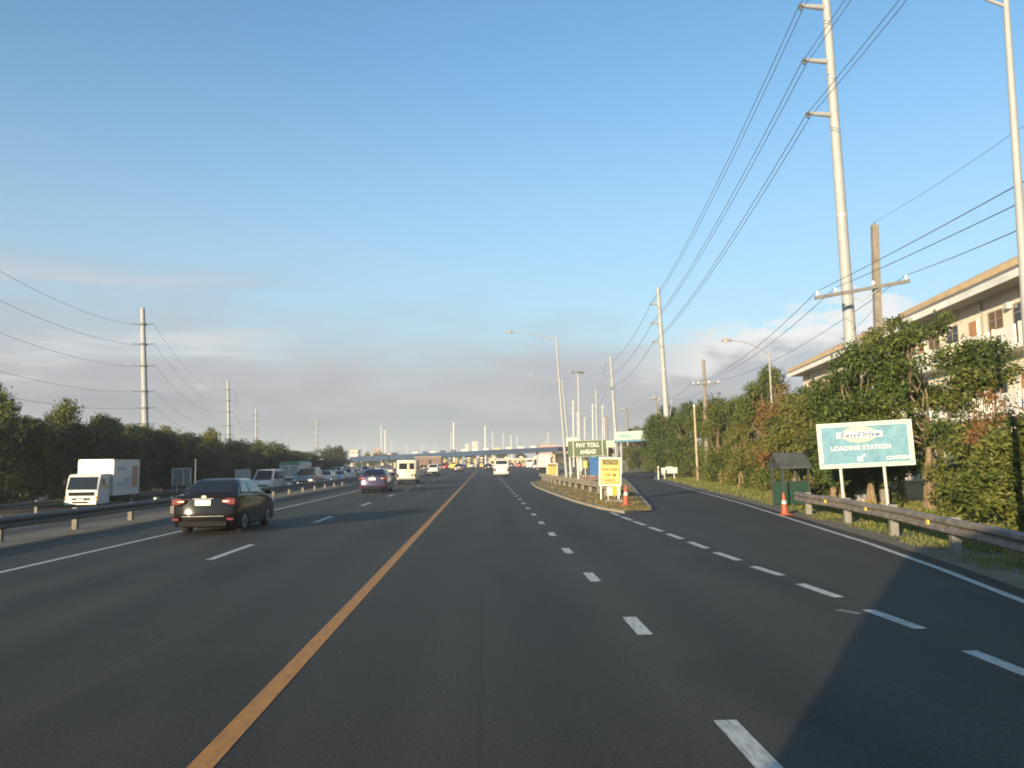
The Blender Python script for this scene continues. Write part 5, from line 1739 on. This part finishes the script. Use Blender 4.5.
# beige passenger van, seen from behind
def beige_van(label, loc):
    t = thing('passenger_van', label, 'van', loc, 0, 'cars on the road')
    w_ = 0.86
    top = [(-2.1, .42), (-2.12, .55), (-2.10, 1.2), (-2.06, 2.02), (-2.0, 2.10), (-1.2, 2.13), (0.9, 2.10), (1.5, 1.55), (1.95, 1.15), (2.1, .95), (2.12, .5), (2.05, .36)]
    body_mesh(arch_profile(top, -1.25, 1.35, .37, .34), w_, 0.035, 1.1).build('body', M_CREAM, t, bevel=0.02, smooth=40)
    MB().box((0, 0, .45), (w_ * 1.7, 3.5, .4)).build('underbody', M_BLACK, t)
    for (x0, x1) in ((-.66, .06), (.24, .64)):
        o = MB().slab([(x0, -2.095, 1.30), (x1, -2.095, 1.30), (x1, -2.070, 1.84), (x0, -2.070, 1.84)], .012).build('rear_window', M_GLASS, t, bevel=0.04)
    box_part('door_seam', M_BLACK, t, (.15, -2.10, 1.2), (.015, .02, 1.5))
    box_part('rear_bumper', M_SILVER, t, (0, -2.16, .52), (1.6, .12, .14), .03)
    box_part('number_plate', M_PLATE, t, (-.1, -2.125, .80), (.42, .03, .15))
    box_part('door_handle', M_BLACK, t, (.24, -2.125, 1.12), (.12, .04, .05))
    box_part('vent', M_BLACK, t, (.48, -2.125, .80), (.16, .03, .12))
    for s in (-1, 1):
        box_part('taillight', M_RED, t, (s * .76, -2.10, .78), (.13, .06, .30), .01)
        box_part('mirror', M_BLACK, t, (s * 1.02, 1.25, 1.45), (.16, .08, .26), .02)
        for (y0, y1) in ((-1.8, -.8), (-.7, .3), (.4, 1.1)):
            MB().slab([(s * (w_ - .002), (y0 if s > 0 else y1), 1.28), (s * (w_ - .002), (y1 if s > 0 else y0), 1.28), (s * (w_ - .03), (y1 if s > 0 else y0) - (.15 if y1 > 1 else 0) * (1 if s > 0 else 0), 1.82), (s * (w_ - .03), (y0 if s > 0 else y1), 1.82)], .012).build('side_window', M_GLASS, t)
    MB().slab([(.72, 1.88, 1.22), (-.72, 1.88, 1.22), (-.68, 1.02, 2.02), (.68, 1.02, 2.02)], .01).build('windshield', M_GLASS, t)
    wheels(t, (1.35, -1.25), .32, w_, .2, M_SILVER)
    return t


q = G(406.5, 484.5)
beige_van('beige square backed passenger van with two rear windows ahead of the purple sedan', (q.x, q.y + 2.1, 0))


# white box truck coming towards us
def box_truck(label, loc, rz, group, box_mat=M_WHITE, graphics=True):
    loc = (loc[0], loc[1], zl(loc[0]))
    t = thing('box_truck', label, 'truck', loc, rz, group)
    # forward is +y, cab in front
    cabp = [(1.35, .55), (1.35, 2.12), (1.5, 2.2), (2.55, 2.16), (2.72, 1.95), (2.98, 1.25), (3.02, .55), (2.95, .42), (1.45, .42)]
    body_mesh(cabp, .93, .04, 1.2).build('cab', M_WHITE, t, bevel=.02, smooth=40)
    MB().slab([(.84, 2.985, 1.25), (-.84, 2.985, 1.25), (-.80, 2.735, 1.99), (.80, 2.735, 1.99)], .012).build('windshield', M_GLASS, t)
    for s in (-1, 1):
        a, b = (1.62, 2.62) if s > 0 else (2.62, 1.62)
        MB().slab([(s * .925, a, 1.32), (s * .925, b, 1.32), (s * .905, (b if s > 0 else b) - (.18 if b > 2 else 0), 1.95), (s * .905, a - (.18 if a > 2 else 0), 1.95)], .012).build('side_window', M_GLASS, t)
        box_part('headlight', M_CLEAR, t, (s * .70, 3.0, .80), (.28, .08, .16), .02)
        box_part('indicator', M_AMBER, t, (s * .88, 2.98, .80), (.07, .10, .14), .01)
        m_ = box_part('mirror', M_BLACK, t, (s * 1.12, 2.72, 1.70), (.17, .06, .34), .02)
        MB().bar((s * .92, 2.62, 1.95), (s * 1.10, 2.72, 1.86), .014, .014, 5).build('mirror_bracket', M_BLACK, m_)
        box_part('door_seam', M_BLACK, t, (s * .932, 1.6, 1.2), (.006, .012, 1.4))
        MB().bar((s * .2 - .25, 3.0, 1.34), (s * .25 + .1, 2.86, 1.66), .012, .012, 4).build('wiper', M_BLACK, t)
    box_part('grille', M_BLACK, t, (0, 3.02, 1.02), (1.45, .03, .22), .01)
    box_part('lower_grille', M_BLACK, t, (0, 3.03, .72), (1.0, .03, .10), .01)
    box_part('bumper', M_WHITE, t, (0, 3.04, .52), (1.86, .14, .26), .03)
    box_part('bumper_vent', M_BLACK, t, (0, 3.115, .53), (.9, .02, .10), .01)
    box_part('number_plate', M_PLATE, t, (0, 3.12, .66), (.4, .02, .13))
    # cargo box
    bx = box_part('cargo_box', box_mat, t, (0, -0.6, 1.92), (2.05, 3.7, 2.14), .02)
    tr_ = MB()
    for sx in (-1, 1):
        for sy in (-2.45, 1.25):
            tr_.box((sx * 1.02, sy, 1.92), (.07, .07, 2.18))
        tr_.box((sx * 1.02, -.6, 2.985), (.07, 3.76, .07)); tr_.box((sx * 1.02, -.6, .87), (.07, 3.76, .07))
    for sy in (-2.45, 1.25):
        tr_.box((0, sy, 2.985), (2.1, .07, .07))
    tr_.build('corner_trim', mat('trim_aluminium', (0.55, 0.54, 0.5), .4, .5), bx)
    if graphics:
        for s in (-1,):
            MB().box((s * 1.031, -1.85, 1.95), (.012, .75, 1.35)).build('rust_graphic', mat('rust_graphic', (0.42, 0.20, 0.13), .6, var=.2), bx)
            MB().box((s * 1.031, -1.2, 1.55), (.012, .5, .75)).build('pale_red_graphic', mat('pale_red_graphic', (0.55, 0.42, 0.38), .6, var=.2), bx)
            MB().box((s * 1.031, -.55, 1.62), (.012, .62, .52)).build('grey_graphic', mat('grey_graphic', (0.36, 0.37, 0.39), .6, var=.25, scale=5), bx)
            MB().box((s * 1.031, .35, 1.50), (.012, .75, .26)).build('grey_graphic', mat('grey_graphic', (0.36, 0.37, 0.39)), bx)
            MB().box((s * 1.031, .1, 2.45), (.012, 1.2, .20)).build('grey_graphic', mat('grey_graphic', (0.36, 0.37, 0.39)), bx)
        box_part('front_vent', mat('trim_aluminium', (0.55, 0.54, 0.5)), bx, (.72, 1.26, 2.6), (.25, .03, .4))
    MB().box((-.38, -.1, .66), (.09, 5.2, .2)).box((.38, -.1, .66), (.09, 5.2, .2)).build('chassis', M_BLACK, t)
    MB().box((0, -2.7, .5), (1.9, .1, .14)).build('rear_guard', M_BLACK, t)
    for s in (-1, 1):
        box_part('side_guard', M_BLACK, t, (s * .95, -.2, .62), (.05, 1.9, .22), .01)
        box_part('taillight', M_RED, t, (s * .85, -2.78, .72), (.25, .05, .12), .01)
    wheels(t, (2.2, -1.7), .38, .93, .24, mat('steel_wheel', (0.3, 0.3, 0.3), .5, .3))
    return t


dq = 49
q = P(81, 500, dq)
box_truck('white box truck with rust graphic on its side coming towards us at the left', (q.x, dq + 3.0, 0), R(180), OP)
dq = 138
box_truck('white box truck seen from behind near the farther caution board', (P(544.5, 470, dq).x, dq + 3, 0), R(0), 'cars on the road', M_WHITE, False)


# green-roofed minibus facing us
def minibus(label, loc, rz, paint, roofm, group, h=2.5, sc=1.0):
    loc = (loc[0], loc[1], zl(loc[0]))
    t = thing('minibus', label, 'bus', loc, rz, group)
    t.scale = (sc, sc, sc)
    pr = [(-3.2, .45), (-3.25, .7), (-3.2, h - .25), (-3.1, h - .12), (2.7, h - .12), (2.95, h - .3), (3.15, 1.25), (3.2, .8), (3.15, .42)]
    body_mesh(arch_profile(pr, -1.9, 2.0, .45, .42), 1.05, .03, 1.2).build('body', paint, t, bevel=.03, smooth=40)
    MB().box((0, 0, .55), (1.8, 5.2, .45)).build('underbody', M_BLACK, t)
    rp = [(-1.03, h - .28), (-1.0, h - .05), (-.7, h + .07), (.7, h + .07), (1.0, h - .05), (1.03, h - .28)]
    MB().prism(rp, 'y', -3.18, 3.0).build('roof', roofm, t, bevel=.03)
    MB().slab([(.90, 3.14, 1.30), (-.90, 3.14, 1.30), (-.86, 2.985, h - .40), (.86, 2.985, h - .40)], .012).build('windshield', M_GLASS_B, t)
    box_part('windshield_divider', paint, t, (0, 3.10, 1.7), (.06, .06, h - 1.6), 0, Matrix.Rotation(R(10), 3, 'X'))
    box_part('grille', M_BLACK, t, (0, 3.19, .95), (1.1, .05, .22), .01)
    box_part('bumper', M_WHITE, t, (0, 3.22, .55), (2.05, .14, .24), .03)
    box_part('front_band', roofm, t, (0, 3.20, .76), (2.0, .03, .12))
    for s in (-1, 1):
        box_part('headlight', M_CLEAR, t, (s * .8, 3.19, .95), (.26, .06, .2), .03)
        box_part('mirror', M_BLACK, t, (s * 1.22, 2.95, 1.75), (.18, .07, .36), .02)
        for k in range(5):
            y0 = -2.9 + k * 1.12; y1 = y0 + .98
            a, b = (y0, y1) if s > 0 else (y1, y0)
            MB().slab([(s * 1.05, a, 1.35), (s * 1.05, b, 1.35), (s * 1.045, b, h - .45), (s * 1.045, a, h - .45)], .008).build('side_window', M_GLASS, t)
        box_part('taillight', M_RED, t, (s * .88, -3.24, .95), (.2, .06, .3), .01)
    MB().slab([(-.85, -3.235, 1.4), (.85, -3.235, 1.4), (.85, -3.21, h - .42), (-.85, -3.21, h - .42)], .012).build('rear_window', M_GLASS, t)
    wheels(t, (2.0, -1.9), .4, 1.05, .24, M_SILVER)
    return t


dq = 86
minibus('white minibus with green roof facing us on the opposite carriageway', (P(289, 480, dq).x, dq + 3, 0), R(180), M_WHITE_D, M_GREENP, OP, 2.7)
minibus('white bus at the toll booths seen from behind, right of centre', (P(536, 466, 262).x, 262, 0), R(0), M_WHITE, M_WHITE, FQ, 2.9)

# the tall vehicle the picture is taken from: it casts the long shadow at lower right
def tall_bus(label, loc):
    t = thing('passenger_bus', label, 'bus', loc)
    h, w_ = 3.12, 1.24
    fp = -0.32
    pr = [(fp - 9.2, .45), (fp - 9.25, .8), (fp - 9.2, h - .15), (fp - 9.05, h), (fp - .35, h), (fp - .12, h - .15), (fp - .03, 1.6), (fp, .9), (fp - .05, .45)]
    body_mesh(arch_profile(pr, fp - 6.6, fp - 2.2, .52, .42), w_, .015, 1.4).build('body', M_WHITE, t, bevel=.03, smooth=40)
    MB().box((0, fp - 4.5, .6), (2.1, 7.2, .4)).build('underbody', M_BLACK, t)
    MB().slab([(1.1, fp - .035, 1.45), (-1.1, fp - .035, 1.45), (-1.08, fp - .11, h - .35), (1.08, fp - .11, h - .35)], .012).build('windshield', M_GLASS, t)
    for s in (-1, 1):
        for k in range(6):
            y0 = fp - 8.8 + k * 1.35; y1 = y0 + 1.2
            a, b = (y0, y1) if s > 0 else (y1, y0)
            MB().slab([(s * w_, a, 1.5), (s * w_, b, 1.5), (s * w_, b, h - .5), (s * w_, a, h - .5)], .01).build('side_window', M_GLASS, t)
        box_part('headlight', M_CLEAR, t, (s * .95, fp + .0, .85), (.35, .08, .2), .03)
    box_part('bumper', M_BLACK, t, (0, fp + .02, .5), (2.4, .12, .25), .03)
    wheels(t, (fp - 2.2, fp - 6.6), .46, w_, .28, M_SILVER)
    return t


tall_bus('tall passenger bus right behind the viewpoint, casting the long shadow at lower right', (-0.50, 0, 0))

# ------------------------------------------------------------------ toll plaza
t = thing('toll_plaza_canopy', 'long blue toll plaza canopy spanning the road in the distance', 'toll canopy', (0, 0, 0))
A, B = P(350, 461.5, 335), P(558, 450.5, 268)
A2, B2 = P(350, 457, 335), P(558, 446.8, 268)
dirv = (B - A); dirv.z = 0; dirv.normalize()
nv = Vector((-dirv.y, dirv.x, 0))
dep = 12.0
nseg = 13
for k in range(nseg):
    u0, u1 = k / nseg, (k + 1) / nseg
    lo0, lo1, hi0, hi1 = A.lerp(B, u0), A.lerp(B, u1), A2.lerp(B2, u0), A2.lerp(B2, u1)
    vs = [lo0, lo1, hi1, hi0] + [p + nv * dep for p in (lo0, lo1, hi1, hi0)]
    m = M_CANOPY if k < 9 else M_CANOPY_D
    if k in (0, 9):
        acc = MB()
    acc.add(vs, [(0, 1, 2, 3), (7, 6, 5, 4), (3, 2, 6, 7), (0, 4, 5, 1)] + ([(0, 3, 7, 4)] if k in (0, 9) else []) + ([(1, 5, 6, 2)] if k in (8, 12) else []))
    if k in (8, 12):
        acc.build('roof' if k == 8 else 'roof', m, t, smooth=0)
fas = MB()
th = (A2.z - A.z)
vs = []
for p, q in ((A, A2), (B, B2)):
    vs += [p - nv * .15 + Vector((0, 0, -.25)), p - nv * .15 + Vector((0, 0, .15))]
fas.add([vs[0], vs[2], vs[3], vs[1]] + [v + nv * .1 for v in (vs[0], vs[2], vs[3], vs[1])], [(0, 1, 2, 3), (7, 6, 5, 4), (0, 4, 5, 1), (3, 2, 6, 7), (0, 3, 7, 4), (1, 5, 6, 2)])
fas.build('fascia', mat('fascia_teal', (0.018, 0.05, 0.085), .8), t, smooth=0)
cols = [0.045] + [0.13 + 0.068 * k for k in range(13)]
for u in cols:
    p = A.lerp(B, u) + nv * (dep * 0.45)
    MB().box((p.x, p.y, p.z / 2 - .05), (0.75, 0.75, p.z + .1)).build('column', M_COLUMN, t)
sg = [(0.36, M_SIGN_W), (0.41, M_CANOPY), (0.45, M_SIGN_W), (0.50, M_CANOPY), (0.55, M_CANOPY), (0.60, mat('lane_sign_cream', (0.70, .62, .42), .5)), (0.65, M_SIGN_W), (0.70, M_SIGN_W), (0.75, M_SIGN_YEL), (0.80, mat('lane_sign_cream', (0.70, .62, .42))), (0.85, mat('lane_sign_cream', (0.70, .62, .42))), (0.90, M_SIGN_W)]
for u, m in sg:
    p = A2.lerp(B2, u)
    MB().box((p.x, p.y - .1, p.z + .42), (1.9, .2, 0.62)).build('lane_sign', m, t)

for k in range(11):
    u = 0.33 + 0.058 * k
    p = A.lerp(B, u) + nv * (dep * 0.45)
    p.z = 0.0
    loc = p + Vector((1.2, -1.5, 0))
    if k == 0:
        tb0 = thing('toll_booth', 'cream toll booth under the blue canopy', 'toll booth', loc, 0, 'toll booths under the canopy')
        box_part('island', M_CONC, tb0, (0, 0, .1), (1.6, 9, .2), .03)
        box_part('body', M_COLUMN, tb0, (0, 0, .75), (1.3, 2.2, 1.1), .03)
        box_part('window', M_GLASS_B, tb0, (0, 0, 1.75), (1.25, 2.1, .9))
        box_part('roof', M_SIGN_W, tb0, (0, 0, 2.35), (1.6, 2.6, .28), .04)
        box_part('yellow_bumper', M_YELLOW, tb0, (0, -3.9, .65), (.7, 1.2, 1.1), .06)
        MB().bar((0, -2.4, 0), (0, -2.4, 3.4), .16, .16, 8).build('yellow_post', M_YELLOW, tb0)
        box_part('lane_light', M_SIGN_W, tb0, (0, -2.4, 3.3), (1.3, .25, .5), .03)
    else:
        dup(tb0, loc, 0)
# buildings near the plaza and far skyline
def simple_building(label, px0, px1, py_top, d, depth, m, roofm=M_CONC, floors=2, group='far buildings', cat='building', bays=5):
    a, b = P(px0, 462, d), P(px1, 462, d)
    ztop = P((px0 + px1) / 2, py_top, d).z
    w_ = b.x - a.x
    t = thing('building', label, cat, ((a.x + b.x) / 2, d, -0.05), 0, group)
    box_part('wall', m, t, (0, depth / 2, ztop / 2), (w_, depth, ztop))
    box_part('roof', roofm, t, (0, depth / 2, ztop + .2), (w_ * 1.04, depth * 1.05, .4))
    fh = ztop / floors
    mbw = []
    for f in range(floors):
        for k in range(bays):
            x = (k + .5) / bays * w_ - w_ / 2
            MB().box((x, -0.02, (f + .55) * fh), (w_ / bays * .5, .12, fh * .45)).build('window', M_SHUTTER if (k + f) % 3 else M_GLASS, t)
    return t


simple_building('low brick red building left of the toll booths below the canopy', 415, 441, 457.5, 262, 10, M_BRICK, M_ORWALL, 1, 'far buildings', 'building', 6)
simple_building('white roofed low building beyond the thin left steel pole', 312, 331, 460.5, 205, 8, M_GREYBOARD, M_WHITE, 1, 'far buildings', 'building', 4)
simple_building('pale tower block far beyond the toll canopy, the taller of two', 472, 478, 441.5, 1350, 12, M_TOWER, M_TOWER, 9, 'distant tower blocks', 'tower block', 3)
simple_building('pale tower block far beyond the toll canopy, the shorter of two', 465, 469, 444, 1350, 12, M_TOWER, M_TOWER, 8, 'distant tower blocks', 'tower block', 2)
simple_building('pinkish far building right of the toll canopy', 540, 556, 444.5, 480, 14, M_PINK, M_ORWALL, 2)
simple_building('orange walled far building behind the island lamp poles', 556, 570, 446.5, 420, 14, M_ORWALL, M_PINK, 2)
simple_building('cream far building above the left end of the canopy', 350, 358, 450, 620, 14, M_TOWER, M_PINK, 3)
simple_building('wide pale far building above the canopy left of centre', 366, 392, 453.5, 700, 14, M_TOWER, M_PINK, 2)
simple_building('pinkish far building above the canopy by the paired poles', 374, 380, 448.5, 760, 14, M_PINK, M_PINK, 4, 'far buildings', 'building', 3)
simple_building('long brown building seen under the canopy at left', 398, 436, 460, 430, 14, M_ORWALL, M_BRICK, 1, 'far buildings', 'building', 9)
simple_building('long cream building seen under the right half of the canopy', 490, 545, 459, 400, 14, M_COLUMN, M_SIGN_W, 1, 'far buildings', 'building', 12)
# far trees beyond the plaza
for (px, d, s) in ((372, 380, 2.0), (384, 400, 1.8), (395, 420, 2.0), (455, 420, 1.6), (470, 430, 1.7), (484, 440, 1.6), (500, 440, 1.6), (440, 420, 1.6), (520, 430, 1.5), (360, 430, 1.8), (366, 440, 1.8), (560, 330, 1.3), (574, 300, 1.3), (588, 280, 1.3), (600, 250, 1.4), (610, 230, 1.4), (300, 420, 2.2), (280, 460, 2.4), (312, 400, 2.0), (260, 500, 2.4), (238, 520, 2.5)):
    q = P(px, 465, d)
    plant(random.choice(belt), q.x, d, s, s * 0.72, 'small looking far tree on the horizon beyond the toll plaza', 'far trees beyond the toll plaza')

# ------------------------------------------------------------------ apartment block on the right
ed = Vector((math.sin(R(7.3)), math.cos(R(7.3)), 0))        # along the facade, away from the camera
nd = Vector((-ed.y * -1, 0, 0))
face = Vector((-ed.y, ed.x, 0))                              # outward normal, towards the road
E_near = Vector((28.9, 44.7, 12.0))                          # eave line passes here


def fb_(u, out, z, base=0.0):
    """point on the block: u metres along the eave from the reference, out metres towards the road"""
    return Vector((E_near.x, E_near.y, 0)) + ed * u + face * out + Vector((0, 0, z))


def fbox(mb, u0, u1, o0, o1, z0, z1):
    vs = [fb_(u, o, z) for z in (z0, z1) for (u, o) in ((u0, o0), (u1, o0), (u1, o1), (u0, o1))]
    return mb.add(vs, [(0, 3, 2, 1), (4, 5, 6, 7), (0, 1, 5, 4), (1, 2, 6, 5), (2, 3, 7, 6), (3, 0, 4, 7)])


def block(label, u0, u1, setback, ridge, balc, group):
    t = thing('apartment_block', label, 'apartment building', (0, 0, 0), 0, group)
    e = 1.5 - 0 + setback                                   # eave overhang sits road-side of the wall
    wo = -e                                                  # wall plane
    fbox(MB(), u0, u1, wo - 11, wo, -.1, 11.6).build('wall', M_PLASTER, t, smooth=0)
    # roof: sloping from the eave back to a ridge, fascia and soffit boards
    r0, r1 = -setback + 0.15, wo - 5.5
    fbox(MB(), u0 - .6, u1 + .6, r0 - .55, r0, 11.95, 12.30).build('eave_band', M_ROOF_TAN, t, smooth=0)
    vs = [fb_(u0 - .6, r0 - .05, 12.32), fb_(u1 + .6, r0 - .05, 12.32), fb_(u1 + .6, r1, 12.32 + ridge), fb_(u0 - .6, r1, 12.32 + ridge), fb_(u0 - .6, r1 - 6, 12.0), fb_(u1 + .6, r1 - 6, 12.0)]
    lowv = [v - Vector((0, 0, .14)) for v in vs]
    MB().add(vs + lowv, [(0, 1, 2, 3), (3, 2, 5, 4), (6, 9, 8, 7), (9, 10, 11, 8), (0, 6, 7, 1), (4, 5, 11, 10), (0, 3, 9, 6), (3, 4, 10, 9), (1, 7, 8, 2), (2, 8, 11, 5)]).build('roof', M_ROOF_TAN, t, smooth=0)
    fbox(MB(), u0 - .55, u1 + .55, -setback, -setback + .12, 11.35, 11.78).build('fascia', M_PLASTER_W, t, smooth=0)
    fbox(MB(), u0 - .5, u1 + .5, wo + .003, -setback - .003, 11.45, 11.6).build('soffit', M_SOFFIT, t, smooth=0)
    fbox(MB(), u0 - .55, u1 + .55, -setback + .02, -setback + .14, 11.80, 11.93).build('gutter', mat('gutter_grey', (0.2, .2, .2), .5), t, smooth=0)
    # gable walls
    for u in (u0, u1):
        MB().add([fb_(u, wo, 11.6), fb_(u, wo - 11, 11.6), fb_(u, wo - 5.5, 11.9 + ridge * .93), fb_(u + .15, wo, 11.6), fb_(u + .15, wo - 11, 11.6), fb_(u + .15, wo - 5.5, 11.9 + ridge * .93)], [(0, 1, 2), (5, 4, 3), (0, 3, 4, 1), (1, 4, 5, 2), (2, 5, 3, 0)]).build('gable', M_PLASTER_W, t, smooth=0)
    n = int((u1 - u0) / 2.75)
    for k in range(0, n, 3):
        uu = u0 + (k + .02) * (u1 - u0) / n + .1
        MB().bar(fb_(uu, wo + .07, .2), fb_(uu, wo + .07, 11.4), .05, .05, 8).build('drain_pipe', mat('gutter_grey', (0.2, .2, .2), .5), t)
    for fl, zb in enumerate((0.6, 4.3, 8.0)):
        if fl:
            fbox(MB(), u0, u1, wo + .003, wo + 1.1, zb - .30, zb - .05).build('balcony_slab', M_PLASTER_W, t, smooth=0)
        for k in range(n):
            u = u0 + (k + .5) * (u1 - u0) / n
            ty = (k + fl) % 3
            if ty == 2:
                fr2 = fbox(MB(), u - .55, u + .55, wo - .05, wo + .05, zb, zb + 2.35).build('door', M_CURTAIN, t, smooth=0)
                fbox(MB(), u - .62, u - .55, wo - .04, wo + .08, zb, zb + 2.42).build('door_frame', M_PLASTER_W, fr2, smooth=0)
            else:
                fr2 = fbox(MB(), u - .85, u + .85, wo - .05, wo + .05, zb + .8, zb + 2.45).build('window', M_SHUTTER if ty else M_GLASS, t, smooth=0)
                mb = MB()
                fbox(mb, u - .92, u - .85, wo - .02, wo + .07, zb + .73, zb + 2.52); fbox(mb, u + .85, u + .92, wo - .02, wo + .07, zb + .73, zb + 2.52)
                fbox(mb, u - .85, u + .85, wo - .02, wo + .07, zb + 2.45, zb + 2.52); fbox(mb, u - 1.0, u + 1.0, wo - .02, wo + .16, zb + .66, zb + .73)
                fbox(mb, u - .03, u + .03, wo + .05, wo + .07, zb + .8, zb + 2.45); fbox(mb, u - .85, u - .03, wo + .05, wo + .068, zb + 1.95, zb + 1.99); fbox(mb, u + .03, u + .85, wo + .05, wo + .068, zb + 1.95, zb + 1.99)
                mb.build('frame', mat('dull_window_frame', (0.33, 0.29, 0.23), .7), fr2, smooth=0)
            if fl and balc:
                if (k * 7 + fl) % 4 == 1:
                    fr3 = MB()
                    for q_ in range(9):
                        uu = u - 1.15 + q_ * .28
                        fbox(fr3, uu, uu + .05, wo + 1.02, wo + 1.07, zb, zb + 1.0)
                    fbox(fr3, u - 1.18, u + 1.18, wo + 1.0, wo + 1.09, zb + 1.0, zb + 1.07)
                    fr3.build('railing', M_PLASTER_W, t, smooth=0)
                else:
                    fbox(MB(), u - 1.18, u + 1.18, wo + 1.0, wo + 1.1, zb - .05, zb + 1.05).build('parapet', M_PLASTER_W, t, smooth=0)
                fbox(MB(), u + 1.19, u + 1.35, wo + .97, wo + 1.12, zb - .05, zb + 1.12).build('parapet_post', M_PLASTER, t, smooth=0)
            if fl == 2 and k % 3 == 1:
                fbox(MB(), u + .95, u + 1.32, wo + .003, wo + .35, zb + 2.3, zb + 2.65).build('air_conditioner', M_WHITE, t, smooth=0)
    return t


AB = 'apartment blocks on the right'
block('near cream apartment block with white balconies under a tan roof at the right edge', -22, 13.6, 0.0, 3.4, True, AB)
block('farther cream apartment block with tan roof, its end behind the street lamp', 14.7, 51, 0.7, 3.4, True, AB)

# ------------------------------------------------------------------ render settings
S.render.engine = 'CYCLES'
S.cycles.samples = 96
S.cycles.use_denoising = True
S.cycles.max_bounces = 6
S.cycles.volume_bounces = 0
S.cycles.transparent_max_bounces = 6
S.cycles.filter_width = 1.9
S.render.resolution_x, S.render.resolution_y = 1024, 768
vs_ = S.view_settings
vs_.view_transform = 'Standard'
vs_.look = 'None'
vs_.exposure = 1.3
vs_.gamma = 1.0
vs_.use_curve_mapping = False
